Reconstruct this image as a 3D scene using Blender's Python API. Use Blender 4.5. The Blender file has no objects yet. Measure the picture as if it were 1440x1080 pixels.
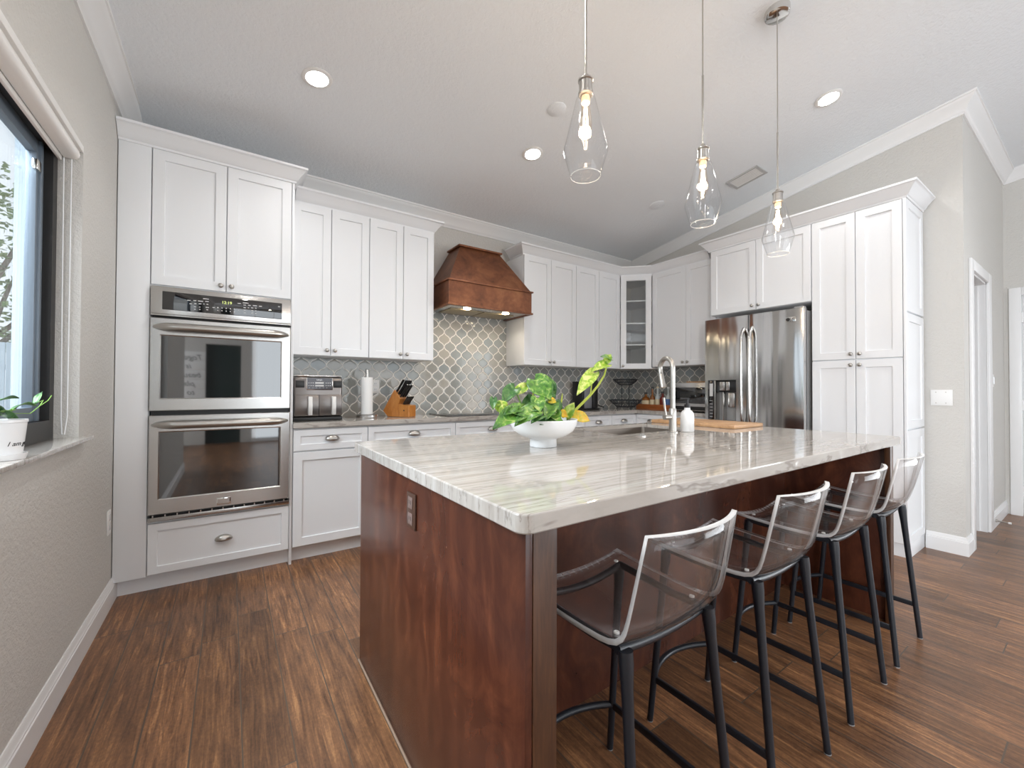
import bpy, bmesh, math, random
from mathutils import Vector, Matrix

random.seed(7)
SC = bpy.context.scene
COL = SC.collection
PI = math.pi

# ------------------------------------------------------------------ camera, world, lights, exposure
cam_d = bpy.data.cameras.new('camera')
cam = bpy.data.objects.new('camera', cam_d)
COL.objects.link(cam)
cam_d.sensor_width = 36.0
cam_d.lens = 581.5 / 1440.0 * 36.0
cam_d.clip_start = 0.05
_F = Vector((0.56368552, 0.82590573, 0.01176277))
_R = Vector((0.82592941, -0.56375912, 0.00403268))
_U = Vector((-0.00996198, -0.00744205, 0.99992268))
H = 1.18188
cam.matrix_world = Matrix(((_R.x, _U.x, -_F.x, 0), (_R.y, _U.y, -_F.y, 0), (_R.z, _U.z, -_F.z, H), (0, 0, 0, 1)))
SC.camera = cam

W = bpy.data.worlds.new('daylight')
SC.world = W
W.use_nodes = True
_bg = W.node_tree.nodes['Background']
_bg.inputs[0].default_value = (0.86, 0.93, 1.0, 1)
_bg.inputs[1].default_value = 0.9


def area_light(name, loc, target, sx, sy, power, color=(1, 1, 1)):
    l = bpy.data.lights.new(name, 'AREA')
    l.shape = 'RECTANGLE'
    l.size, l.size_y, l.energy, l.color = sx, sy, power, color
    o = bpy.data.objects.new(name, l)
    COL.objects.link(o)
    o.location = loc
    o.rotation_euler = (Vector(target) - Vector(loc)).to_track_quat('-Z', 'Y').to_euler()
    return o


# added fill lights at unseen openings; only garden daylight enters a visible window
area_light('added_rear_fill', (2.6, -4.40, 1.25), (2.6, 3.0, 1.5), 4.4, 2.3, 40, (0.90, 0.96, 1.0))  # added fill lamp at the unseen rear doors
area_light('garden_daylight', (-2.1, 1.6, 3.3), (0.4, 1.6, 0.8), 2.6, 2.4, 260, (0.90, 0.95, 1.0))
area_light('added_side_fill', (-2.95, -2.75, 1.55), (3.0, 0.5, 1.4), 1.9, 1.8, 170, (0.90, 0.95, 1.0))  # added fill lamp on the left, behind the camera
_fw = area_light('added_far_fill', (6.12, -2.55, 1.35), (-0.5, 1.3, 1.5), 2.4, 1.9, 17, (0.92, 0.96, 1.0))  # added fill lamp to brighten the left wall and ceiling
_fw.data.spread = math.radians(80)

SC.view_settings.view_transform = 'Standard'
SC.view_settings.look = 'None'
SC.view_settings.gamma = 1.0
SC.view_settings.use_curve_mapping = False
SC.view_settings.exposure = 0.76
SC.cycles.max_bounces = 14
SC.cycles.diffuse_bounces = 6
SC.cycles.glossy_bounces = 5
SC.cycles.transmission_bounces = 10
SC.cycles.transparent_max_bounces = 24


# ------------------------------------------------------------------ materials
class NT:
    def __init__(self, name):
        self.m = bpy.data.materials.new(name)
        self.m.use_nodes = True
        self.t = self.m.node_tree
        self.b = self.t.nodes['Principled BSDF']
        self.out = self.t.nodes['Material Output']

    def n(self, typ, **kw):
        nd = self.t.nodes.new(typ)
        for k, v in kw.items():
            setattr(nd, k, v)
        return nd

    def put(self, sock, v):
        if v is None:
            return
        if hasattr(v, 'is_output'):
            self.t.links.new(v, sock)
        elif isinstance(v, (tuple, list)) and len(v) == 3 and sock.type == 'RGBA':
            sock.default_value = (*v, 1)
        else:
            sock.default_value = v

    def math(self, op, a, b=None, c=None, clamp=False):
        nd = self.n('ShaderNodeMath', operation=op, use_clamp=clamp)
        for i, v in enumerate((a, b, c)):
            self.put(nd.inputs[i], v)
        return nd.outputs[0]

    def coord(self, kind='Object'):
        return self.n('ShaderNodeTexCoord').outputs[kind]

    def xyz(self, vec):
        s = self.n('ShaderNodeSeparateXYZ')
        self.put(s.inputs[0], vec)
        return s.outputs

    def comb(self, x, y, z):
        s = self.n('ShaderNodeCombineXYZ')
        for i, v in enumerate((x, y, z)):
            self.put(s.inputs[i], v)
        return s.outputs[0]

    def mapping(self, vec, scale=(1, 1, 1), loc=(0, 0, 0), rot=(0, 0, 0)):
        m = self.n('ShaderNodeMapping')
        self.put(m.inputs[0], vec)
        m.inputs['Scale'].default_value = scale
        m.inputs['Location'].default_value = loc
        m.inputs['Rotation'].default_value = rot
        return m.outputs[0]

    def noise(self, vec, scale=5, detail=3, rough=0.5, dist=0.0):
        x = self.n('ShaderNodeTexNoise')
        self.put(x.inputs['Vector'], vec)
        x.inputs['Scale'].default_value = scale
        x.inputs['Detail'].default_value = detail
        x.inputs['Roughness'].default_value = rough
        x.inputs['Distortion'].default_value = dist
        return x.outputs['Fac']

    def white(self, vec):
        x = self.n('ShaderNodeTexWhiteNoise', noise_dimensions='3D')
        self.put(x.inputs['Vector'], vec)
        return x.outputs['Value']

    def ramp(self, fac, stops):
        r = self.n('ShaderNodeValToRGB')
        e = r.color_ramp.elements
        while len(e) < len(stops):
            e.new(0.5)
        for i, (p, c) in enumerate(stops):
            e[i].position = p
            e[i].color = (*c, 1)
        self.put(r.inputs[0], fac)
        return r.outputs[0]

    def mix(self, fac, a, b, blend='MIX'):
        m = self.n('ShaderNodeMix', data_type='RGBA', blend_type=blend)
        self.put(m.inputs[0], fac)
        self.put(m.inputs[6], a)
        self.put(m.inputs[7], b)
        return m.outputs[2]

    def bump(self, height, strength=0.2, dist=0.01):
        b = self.n('ShaderNodeBump')
        b.inputs['Strength'].default_value = strength
        b.inputs['Distance'].default_value = dist
        self.put(b.inputs['Height'], height)
        self.t.links.new(b.outputs[0], self.b.inputs['Normal'])

    def set(self, **kw):
        for k, v in kw.items():
            self.put(self.b.inputs[k.replace('_', ' ')], v)
        return self


def plain(name, col, rough=0.5, metal=0.0, **kw):
    t = NT(name)
    t.set(Base_Color=col, Roughness=rough, Metallic=metal, **kw)
    return t.m


def m_wall():
    t = NT('greige_wall_paint')
    c = t.coord()
    t.set(Base_Color=(0.60, 0.585, 0.555), Roughness=0.75)
    t.bump(t.math('ADD', t.noise(c, 55, 3, 0.6), t.math('MULTIPLY', t.noise(c, 160, 2), 0.4)), 0.6, 0.008)
    return t.m


def m_ceiling():
    t = NT('white_knockdown_ceiling')
    c = t.coord()
    n = t.noise(t.mapping(c, (1, 1, 0.3)), 42, 4, 0.62, 0.6)
    h = t.ramp(n, [(0.42, (0, 0, 0)), (0.56, (1, 1, 1))])
    t.set(Base_Color=(0.82, 0.85, 0.88), Roughness=0.8)
    t.bump(h, 0.30, 0.006)
    return t.m


def m_cab():
    t = NT('white_cabinet_lacquer')
    t.set(Base_Color=(0.815, 0.83, 0.85), Roughness=0.32)
    return t.m


def m_floor():
    t = NT('wood_look_plank_floor')
    c = t.coord()
    x, y, z = t.xyz(c)
    wdt, ln = 0.142, 1.10
    r = t.math('DIVIDE', t.math('ADD', x, 0.38 + wdt * 40), wdt)
    row = t.math('FLOOR', r)
    fr = t.math('SUBTRACT', r, row)
    off = t.white(t.comb(row, 3.7, 0.0))
    q = t.math('ADD', t.math('DIVIDE', t.math('ADD', y, 20.0), ln), off)
    pk = t.math('FLOOR', q)
    fq = t.math('SUBTRACT', q, pk)
    # seam distance in metres
    dx = t.math('MULTIPLY', t.math('MINIMUM', fr, t.math('SUBTRACT', 1.0, fr)), wdt)
    dy = t.math('MULTIPLY', t.math('MINIMUM', fq, t.math('SUBTRACT', 1.0, fq)), ln)
    d = t.math('MINIMUM', dx, dy)
    seam = t.math('LESS_THAN', d, 0.0023)
    pid = t.white(t.comb(row, pk, 1.3))
    pid2 = t.white(t.comb(row, pk, 8.1))
    gv = t.comb(t.math('ADD', t.math('MULTIPLY', x, 1.0), t.math('MULTIPLY', pid, 9.0)), t.math('MULTIPLY', y, 0.050), t.math('MULTIPLY', pid2, 5.0))
    g1 = t.noise(gv, 60, 7, 0.70, 0.9)
    g2 = t.noise(t.comb(t.math('ADD', x, t.math('MULTIPLY', pid, 7.0)), t.math('MULTIPLY', y, 0.30), pid2), 9, 4, 0.6, 1.6)
    g3 = t.noise(t.comb(x, t.math('MULTIPLY', y, 0.6), pid), 130, 2, 0.7)
    g = t.math('ADD', t.math('MULTIPLY', g1, 0.72), t.math('MULTIPLY', g2, 0.28))
    g = t.math('ADD', g, t.math('MULTIPLY', t.math('SUBTRACT', g3, 0.5), 0.18))
    col = t.ramp(g, [(0.32, (0.050, 0.025, 0.015)), (0.45, (0.138, 0.066, 0.033)), (0.55, (0.225, 0.107, 0.050)), (0.69, (0.46, 0.235, 0.10))])
    tint = t.math('ADD', 0.70, t.math('MULTIPLY', pid, 0.65))
    col = t.mix(1.0, col, t.comb(tint, tint, tint), 'MULTIPLY')
    col = t.mix(seam, col, (0.10, 0.07, 0.05))
    t.set(Base_Color=col, Roughness=t.math('ADD', 0.24, t.math('MULTIPLY', g, 0.22)))
    hh = t.math('SUBTRACT', t.math('MULTIPLY', g1, 0.35), seam)
    t.bump(hh, 0.28, 0.004)
    return t.m


def m_quartzite():
    t = NT('cream_quartzite')
    c = t.coord()
    wv = t.mapping(c, (0.30, 6.5, 0.9), rot=(0, 0, 0.03))
    n1 = t.noise(wv, 5.0, 7, 0.66, 0.35)
    n2 = t.noise(t.mapping(c, (0.22, 6.0, 0.8), loc=(3, 1, 2), rot=(0, 0, 0.03)), 5.5, 5, 0.62, 0.3)
    n3 = t.noise(c, 9.0, 5, 0.6, 0.4)
    base = t.ramp(n1, [(0.28, (0.36, 0.325, 0.29)), (0.42, (0.465, 0.43, 0.395)), (0.55, (0.52, 0.49, 0.455)), (0.72, (0.585, 0.57, 0.545))])
    vein = t.ramp(n2, [(0.478, (0, 0, 0)), (0.495, (1, 1, 1)), (0.503, (1, 1, 1)), (0.52, (0, 0, 0))])
    col = t.mix(t.math('MULTIPLY', t.xyz(vein)[0], 0.62), base, (0.235, 0.205, 0.18))
    col = t.mix(t.math('MULTIPLY', t.math('GREATER_THAN', n3, 0.62), 0.12), col, (0.42, 0.42, 0.38))
    t.set(Base_Color=col, Roughness=0.045)
    return t.m


def m_tile(name, axis, x0):
    t = NT(name)
    s = t.xyz(t.coord())
    a = t.math('DIVIDE', t.math('SUBTRACT', s[axis], x0), 0.122)
    b = t.math('DIVIDE', t.math('SUBTRACT', s[2], 1.650), 0.140)
    u = t.math('ADD', a, b)
    v = t.math('SUBTRACT', a, b)
    A = -0.058
    f = t.math('SUBTRACT', u, t.math('MULTIPLY', t.math('SINE', t.math('MULTIPLY', v, 2 * PI)), A))
    g = t.math('SUBTRACT', v, t.math('MULTIPLY', t.math('SINE', t.math('MULTIPLY', u, 2 * PI)), A))
    ff, fg = t.math('FLOOR', f), t.math('FLOOR', g)
    rf, rg = t.math('SUBTRACT', f, ff), t.math('SUBTRACT', g, fg)
    df = t.math('MINIMUM', rf, t.math('SUBTRACT', 1.0, rf))
    dg = t.math('MINIMUM', rg, t.math('SUBTRACT', 1.0, rg))
    d = t.math('MINIMUM', df, dg)
    grout = t.ramp(d, [(0.030, (1, 1, 1)), (0.052, (0, 0, 0))])
    gf = t.xyz(grout)[0]
    h1 = t.white(t.comb(ff, fg, 2.0))
    h2 = t.white(t.comb(ff, fg, 6.0))
    col = t.ramp(h1, [(0.0, (0.290, 0.315, 0.310)), (0.35, (0.400, 0.385, 0.350)), (0.65, (0.320, 0.355, 0.365)), (1.0, (0.455, 0.430, 0.385))])
    col = t.mix(gf, col, (0.84, 0.81, 0.76))
    t.set(Base_Color=col, Roughness=t.math('ADD', 0.06, t.math('MULTIPLY', gf, 0.55)))
    hh = t.math('ADD', t.math('MULTIPLY', t.math('MINIMUM', d, 0.14), 6.0), t.math('MULTIPLY', h2, 0.0))
    hh = t.math('ADD', hh, t.math('MULTIPLY', t.noise(t.coord(), 22, 2), 0.35))
    t.bump(hh, 0.22, 0.004)
    return t.m


def m_wood(name, dark, mid, light, rough=0.3, sc=(6, 6, 0.7), scale=9, coat=0.0):
    t = NT(name)
    c = t.coord()
    n1 = t.noise(t.mapping(c, sc), scale, 6, 0.62, 1.6)
    n2 = t.noise(t.mapping(c, tuple(k * 0.35 for k in sc)), scale * 0.5, 3, 0.55, 2.2)
    g = t.math('ADD', t.math('MULTIPLY', n1, 0.5), t.math('MULTIPLY', n2, 0.5))
    t.set(Base_Color=t.ramp(g, [(0.33, dark), (0.5, mid), (0.68, light)]), Roughness=rough)
    if coat:
        t.set(Coat_Weight=coat, Coat_Roughness=0.12)
    t.bump(n1, 0.05, 0.002)
    return t.m


def m_cherry():
    t = NT('dark_cherry_stained_wood')
    c = t.coord()
    n1 = t.noise(t.mapping(c, (1.0, 1.3, 0.75)), 4.0, 5, 0.6, 2.6)
    n2 = t.noise(t.mapping(c, (5, 5, 0.5)), 16, 5, 0.65, 0.6)
    wv = t.n('ShaderNodeTexWave', wave_type='BANDS', bands_direction='Y')
    t.put(wv.inputs['Vector'], t.mapping(c, (1, 1, 0.25)))
    wv.inputs['Scale'].default_value = 3.0
    wv.inputs['Distortion'].default_value = 9.0
    wv.inputs['Detail'].default_value = 4.0
    g = t.math('ADD', t.math('MULTIPLY', n1, 0.74), t.math('ADD', t.math('MULTIPLY', n2, 0.16), t.math('MULTIPLY', wv.outputs['Fac'], 0.10)))
    col = t.ramp(g, [(0.27, (0.043, 0.0125, 0.0075)), (0.46, (0.068, 0.0200, 0.0108)), (0.58, (0.094, 0.0285, 0.0145)), (0.76, (0.155, 0.052, 0.024))])
    chip = t.math('GREATER_THAN', t.noise(t.mapping(c, (1, 1, 0.6)), 60, 2, 0.5), 0.80)
    col = t.mix(t.math('MULTIPLY', chip, 0.6), col, (0.42, 0.25, 0.15))
    t.set(Base_Color=col, Roughness=0.26)
    t.bump(n2, 0.03, 0.002)
    return t.m


def m_steel(name, col=(0.62, 0.61, 0.60), rough=0.24, stretch=(1, 60, 60), amp=0.10, bump=0.015):
    t = NT(name)
    c = t.coord()
    n = t.noise(t.mapping(c, stretch), 6, 3, 0.6)
    t.set(Base_Color=col, Metallic=1.0, Roughness=t.math('ADD', rough - amp / 2, t.math('MULTIPLY', n, amp)))
    if bump:
        t.bump(n, bump, 0.002)
    return t.m


def m_fridge():
    t = NT('brushed_stainless_door')
    c = t.coord()
    w = t.noise(t.mapping(c, (1.0, 4.0, 0.22)), 2.0, 1, 0.4)
    t.set(Base_Color=(0.56, 0.555, 0.55), Metallic=1.0, Roughness=0.13)
    t.bump(w, 0.30, 0.03)
    return t.m


def m_copper():
    t = NT('aged_copper')
    c = t.coord()
    n = t.noise(c, 5.5, 5, 0.62, 0.8)
    n2 = t.noise(c, 26, 4, 0.6)
    g = t.math('ADD', t.math('MULTIPLY', n, 0.75), t.math('MULTIPLY', n2, 0.25))
    col = t.ramp(g, [(0.32, (0.105, 0.040, 0.022)), (0.48, (0.20, 0.075, 0.036)), (0.60, (0.27, 0.108, 0.050)), (0.75, (0.36, 0.165, 0.078))])
    t.set(Base_Color=col, Metallic=0.55, Roughness=t.math('ADD', 0.30, t.math('MULTIPLY', n2, 0.2)))
    return t.m


def m_thin_glass(name, tint=(1, 1, 1), strength=1.0, rough=0.0, ior=1.45, base=0.0, basecol=(1, 1, 1)):
    """clear sheet: transparent plus a Fresnel reflection"""
    t = NT(name)
    t.t.nodes.remove(t.b)
    tr = t.n('ShaderNodeBsdfTransparent')
    t.put(tr.inputs[0], tint)
    gl = t.n('ShaderNodeBsdfGlossy')
    gl.inputs['Roughness'].default_value = rough
    lw = t.n('ShaderNodeLayerWeight')
    lw.inputs['Blend'].default_value = 0.5
    f0 = ((ior - 1) / (ior + 1)) ** 2
    fres = t.math('ADD', f0, t.math('MULTIPLY', t.math('POWER', lw.outputs['Facing'], 5.0), 1 - f0))
    mx = t.n('ShaderNodeMixShader')
    t.put(mx.inputs[0], t.math('MULTIPLY', fres, strength, clamp=True))
    t.t.links.new(tr.outputs[0], mx.inputs[1])
    t.t.links.new(gl.outputs[0], mx.inputs[2])
    last = mx.outputs[0]
    if base > 0:
        df = t.n('ShaderNodeBsdfDiffuse')
        t.put(df.inputs[0], basecol)
        m2 = t.n('ShaderNodeMixShader')
        m2.inputs[0].default_value = base
        t.t.links.new(last, m2.inputs[1])
        t.t.links.new(df.outputs[0], m2.inputs[2])
        last = m2.outputs[0]
    t.t.links.new(last, t.out.inputs[0])
    return t.m


def m_emit(name, col, strength):
    t = NT(name)
    t.set(Base_Color=(0, 0, 0), Emission_Color=col, Emission_Strength=strength)
    return t.m


def m_leaf(name, dark, mid, light, thr=(0.42, 0.55, 0.66)):
    t = NT(name)
    c = t.coord()
    n = t.noise(t.mapping(c, (1, 1, 1)), 34, 4, 0.6, 1.2)
    t.set(Base_Color=t.ramp(n, [(thr[0], dark), (thr[1], mid), (thr[2], light)]), Roughness=0.33, Subsurface_Weight=0.0)
    t.bump(t.noise(c, 70, 2), 0.12, 0.003)
    return t.m


MT = dict(
    wall=m_wall(), ceiling=m_ceiling(), cab=m_cab(), floor=m_floor(), stone=m_quartzite(),
    tile_x=m_tile('arabesque_tile', 0, 1.620), tile_y=m_tile('arabesque_tile_side', 1, 0.02),
    cherry=m_cherry(), steel=m_steel('brushed_steel', (0.57, 0.56, 0.545)), fridge=m_fridge(), copper=m_copper(),
    trim=plain('white_trim_paint', (0.80, 0.80, 0.80), 0.35),
    cab_in=plain('cabinet_interior', (0.80, 0.80, 0.80), 0.6),
    nickel=plain('brushed_nickel', (0.50, 0.48, 0.45), 0.28, 1.0),
    chrome=plain('polished_nickel', (0.72, 0.71, 0.69), 0.12, 1.0),
    satin=plain('satin_aluminium', (0.78, 0.77, 0.75), 0.45, 0.6),
    black=plain('black_plastic', (0.012, 0.012, 0.013), 0.35),
    blackmetal=plain('black_powder_coat', (0.012, 0.015, 0.021), 0.36),
    blackglass=plain('black_glass', (0.006, 0.006, 0.007), 0.04, IOR=1.9),
    ovenglass=plain('oven_door_glass', (0.008, 0.008, 0.009), 0.03, IOR=2.3),
    darksteel=m_steel('dark_stainless', (0.22, 0.20, 0.19), 0.30),
    greyplastic=plain('grey_plastic', (0.30, 0.30, 0.30), 0.4),
    white=plain('white_ceramic', (0.84, 0.85, 0.86), 0.25),
    whiteplastic=plain('white_plastic', (0.80, 0.80, 0.79), 0.4),
    paper=plain('white_paper', (0.86, 0.86, 0.85), 0.9),
    print=plain('printed_grey', (0.62, 0.62, 0.62), 0.5),
    ink=plain('black_ink', (0.02, 0.02, 0.02), 0.6),
    outlet=plain('brown_outlet_plastic', (0.075, 0.038, 0.026), 0.35),
    soil=plain('potting_soil', (0.03, 0.02, 0.013), 0.95),
    acrylic=m_thin_glass('clear_acrylic', (0.975, 0.97, 0.97), 1.0, 0.02, 1.49, 0.020, (0.85, 0.80, 0.78)),
    acrylic_edge=m_thin_glass('acrylic_edge', (0.95, 0.96, 0.97), 1.5, 0.08, 1.6, 0.60, (0.90, 0.90, 0.90)),
    glass=m_thin_glass('clear_glass', (0.975, 0.98, 0.985), 1.0, 0.0, 1.45),
    shade=m_thin_glass('pendant_shade_glass', (0.975, 0.98, 0.985), 1.5, 0.0, 1.5),
    pane=m_thin_glass('window_glass', (0.95, 0.97, 0.98), 1.0, 0.0, 1.5),
    cabglass=m_thin_glass('cabinet_glass', (0.93, 0.94, 0.94), 1.0, 0.0, 1.5),
    filament=m_emit('warm_filament', (1.0, 0.80, 0.58), 30.0),
    bulbglass=m_thin_glass('bulb_glass', (1.0, 0.96, 0.91), 0.5, 0.0, 1.4),
    can=m_emit('led_downlight', (1.0, 0.985, 0.96), 14.0),
    puck=m_emit('halogen_puck', (1.0, 0.82, 0.55), 18.0),
    clock=m_emit('green_clock_digits', (0.72, 0.85, 0.25), 0.9),
    butcher=m_wood('butcher_block', (0.32, 0.17, 0.08), (0.50, 0.29, 0.145), (0.62, 0.39, 0.21), 0.42, (0.7, 7, 7), 8),
    block=m_wood('honey_wood', (0.33, 0.11, 0.02), (0.47, 0.175, 0.035), (0.58, 0.25, 0.06), 0.3, (5, 5, 0.9), 7, 0.3),
    tray=m_wood('orange_wood', (0.22, 0.058, 0.014), (0.36, 0.105, 0.026), (0.46, 0.15, 0.04), 0.4, (6, 0.8, 6), 8),
    marble=m_quartzite(),
    post=m_wood('walnut_stained_post', (0.034, 0.013, 0.006), (0.062, 0.024, 0.010), (0.11, 0.046, 0.018), 0.42, (7, 7, 0.7), 9),
    frame=plain('dark_bronze_frame', (0.020, 0.019, 0.019), 0.4),
    sash=plain('sky_tinted_aluminium', (0.17, 0.21, 0.255), 0.4, 0.3),  # blue-grey is outdoor light painted into the sash colour
    blind=plain('white_blind', (0.80, 0.79, 0.77), 0.55),
    leafg=m_leaf('green_variegated_leaf', (0.045, 0.14, 0.022), (0.12, 0.29, 0.038), (0.48, 0.55, 0.18), (0.42, 0.57, 0.72)),
    leafd=m_leaf('dark_green_leaf', (0.022, 0.095, 0.022), (0.05, 0.16, 0.035), (0.20, 0.34, 0.10), (0.4, 0.55, 0.75)),
    leafy=m_leaf('lime_variegated_leaf', (0.17, 0.34, 0.03), (0.36, 0.52, 0.05), (0.66, 0.70, 0.24), (0.40, 0.50, 0.62)),
    leaff=m_leaf('yellowing_leaf', (0.42, 0.36, 0.03), (0.62, 0.44, 0.02), (0.70, 0.36, 0.02), (0.38, 0.5, 0.64)),
    stem=plain('yellow_green_stem', (0.42, 0.48, 0.05), 0.45),
    stemd=plain('green_stem', (0.16, 0.30, 0.05), 0.45),
    amber=plain('amber_bottle_glass', (0.26, 0.085, 0.012), 0.08, Coat_Weight=0.4),
    darkbottle=plain('dark_bottle_glass', (0.02, 0.016, 0.012), 0.08),
    redbottle=plain('red_brown_bottle', (0.17, 0.022, 0.015), 0.12),
    clearbottle=plain('pale_bottle_glass', (0.55, 0.60, 0.60), 0.1),
    bluelabel=plain('blue_label', (0.10, 0.20, 0.45), 0.6),
    creamlabel=plain('cream_label', (0.72, 0.62, 0.42), 0.7),
    orangelabel=plain('orange_label', (0.70, 0.25, 0.06), 0.6),
    greenlabel=plain('green_label', (0.06, 0.22, 0.16), 0.6),
    outside=plain('pale_blue_fence', (0.62, 0.72, 0.80), 0.8),
    ground=plain('outdoor_paving', (0.55, 0.55, 0.53), 0.9),
    bark=plain('tree_bark', (0.20, 0.17, 0.14), 0.9),
    foliage=m_leaf('tree_foliage', (0.10, 0.20, 0.05), (0.22, 0.32, 0.12), (0.45, 0.5, 0.3)),
    darkdoor=plain('dark_green_doorway', (0.012, 0.028, 0.025), 0.5),
)


# ------------------------------------------------------------------ geometry helpers
class Fr:
    """local frame on a vertical face: u along it, d out of it, z up"""
    def __init__(self, o, u, n):
        self.o, self.u, self.n = Vector(o), Vector(u).normalized(), Vector(n).normalized()

    def __call__(self, u, d, z):
        return self.o + self.u * u + self.n * d + Vector((0, 0, z))


WORLD = Fr((0, 0, 0), (1, 0, 0), (0, 1, 0))
BACK = lambda y: Fr((0, y, 0), (1, 0, 0), (0, -1, 0))        # u = X, d towards the camera
SIDE = lambda x: Fr((x, 0, 0), (0, -1, 0), (-1, 0, 0))       # u = -Y, d towards the left


class MB:
    def __init__(self):
        self.bm = bmesh.new()

    def box(self, lo, hi, bev=0.0, fr=WORLD, mi=0, seg=2):
        lo, hi = [min(a, b) for a, b in zip(lo, hi)], [max(a, b) for a, b in zip(lo, hi)]
        vs = [self.bm.verts.new(fr(x, y, z)) for z in (lo[2], hi[2]) for y in (lo[1], hi[1]) for x in (lo[0], hi[0])]
        fs = [self.bm.faces.new([vs[i] for i in q]) for q in ((0, 2, 3, 1), (4, 5, 7, 6), (0, 1, 5, 4), (2, 6, 7, 3), (0, 4, 6, 2), (1, 3, 7, 5))]
        for f in fs:
            f.material_index = mi
        if bev > 0:
            es = list({e for f in fs for e in f.edges})
            r = bmesh.ops.bevel(self.bm, geom=es, offset=bev, segments=seg, affect='EDGES', profile=0.5)
            for f in r['faces']:
                f.material_index = mi
        return self

    def ring_loft(self, rings, close=True, cap0=True, cap1=True, mi=0):
        R = [[self.bm.verts.new(p) for p in r] for r in rings]
        n = len(R[0])
        for a, b in zip(R[:-1], R[1:]):
            for i in range(n if close else n - 1):
                j = (i + 1) % n
                self.bm.faces.new((a[i], a[j], b[j], b[i])).material_index = mi
        if cap0 and close:
            self.bm.faces.new(R[0][::-1]).material_index = mi
        if cap1 and close:
            self.bm.faces.new(R[-1]).material_index = mi
        return self

    def tube(self, pts, r, seg=10, mi=0, cap=True, flat=1.0):
        pts = [Vector(p) for p in pts]
        rs = r if isinstance(r, (list, tuple)) else [r] * len(pts)
        rings = []
        t0 = (pts[1] - pts[0]).normalized()
        ref = Vector((0, 0, 1)) if abs(t0.z) < 0.9 else Vector((1, 0, 0))
        nrm = (ref - t0 * ref.dot(t0)).normalized()
        for i, p in enumerate(pts):
            if i == 0:
                t = pts[1] - pts[0]
            elif i == len(pts) - 1:
                t = pts[-1] - pts[-2]
            else:
                t = (pts[i + 1] - pts[i]).normalized() + (pts[i] - pts[i - 1]).normalized()
            t.normalize()
            nrm = (nrm - t * nrm.dot(t)).normalized()
            b = t.cross(nrm)
            rings.append([p + nrm * (math.cos(a) * rs[i] * flat) + b * (math.sin(a) * rs[i]) for a in [2 * PI * k / seg for k in range(seg)]])
        return self.ring_loft(rings, True, cap, cap, mi)

    def lathe(self, prof, c=(0, 0, 0), seg=32, mi=0, M=None, cap0=True, cap1=True):
        c = Vector(c)
        rings = []
        for r, z in prof:
            ring = []
            for k in range(seg):
                a = 2 * PI * k / seg
                p = Vector((math.cos(a) * max(r, 1e-5), math.sin(a) * max(r, 1e-5), z))
                ring.append(c + (M @ p if M else p))
            rings.append(ring)
        return self.ring_loft(rings, True, cap0, cap1, mi)

    def poly(self, pts, mi=0):
        self.bm.faces.new([self.bm.verts.new(Vector(p)) for p in pts]).material_index = mi
        return self

    def prism(self, pts, vec, mi=0):
        vec = Vector(vec)
        a = [Vector(p) for p in pts]
        return self.ring_loft([a, [p + vec for p in a]], mi=mi)

    def shaker(self, fr, u0, u1, z0, z1, d0=0.0, th=0.02, rail=0.055, rec=0.0105, glass=False):
        def ring(i, d):
            return [fr(u0 + i, d, z0 + i), fr(u1 - i, d, z0 + i), fr(u1 - i, d, z1 - i), fr(u0 + i, d, z1 - i)]
        rs = [ring(0, d0), ring(0, d0 + th - 0.0015), ring(0.0015, d0 + th), ring(rail, d0 + th), ring(rail + 0.0022, d0 + th - rec)]
        if glass:
            rs += [ring(rail + 0.004, d0)]
            self.ring_loft(rs, cap0=False, cap1=False)
            a = ring(0, d0); b = ring(rail + 0.004, d0)
            for i in range(4):
                j = (i + 1) % 4
                self.poly([a[j], a[i], b[i], b[j]])
        else:
            self.ring_loft(rs)
        return self

    def sweep(self, path, normals, prof):
        """profile (out, dz) swept along path of points; normals = outward horizontal normal of each segment"""
        rings = []
        n = len(path)
        for i, p in enumerate(path):
            if i == 0:
                m = Vector(normals[0])
            elif i == n - 1:
                m = Vector(normals[-1])
            else:
                a, b = Vector(normals[i - 1]), Vector(normals[i])
                m = (a + b) / (1 + a.dot(b))
            rings.append([Vector(p) + m * o + Vector((0, 0, z)) for o, z in prof])
        return self.ring_loft(rings)

    def build(self, name, mat, parent=None, smooth=35, recalc=True):
        if recalc:
            bmesh.ops.recalc_face_normals(self.bm, faces=self.bm.faces[:])
        me = bpy.data.meshes.new(name)
        self.bm.to_mesh(me)
        self.bm.free()
        for m in (mat if isinstance(mat, (list, tuple)) else [mat]):
            me.materials.append(m)
        if smooth:
            me.shade_smooth()
            me.set_sharp_from_angle(angle=math.radians(smooth))
        o = bpy.data.objects.new(name, me)
        COL.objects.link(o)
        attach(o, parent)
        return o


LOC = {}


def attach(o, parent):
    if parent is not None:
        o.parent = parent
        L = LOC.get(parent.name)
        if L is not None:
            o.matrix_parent_inverse = Matrix.Translation(-L)


def tag(o, label=None, cat=None, group=None, kind=None):
    for k, v in (('label', label), ('category', cat), ('group', group), ('kind', kind)):
        if v:
            o[k] = v
    return o


def thing(name, loc, label, cat, group=None):
    o = bpy.data.objects.new(name, None)
    COL.objects.link(o)
    o.location = loc
    o.empty_display_size = 0.05
    LOC[o.name] = Vector(loc)
    return tag(o, label, cat, group)


def struct(mb, name, mat, parent=None, smooth=35):
    o = mb.build(name, mat, parent, smooth)
    if parent is None:
        o['kind'] = 'structure'
    return o


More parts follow.
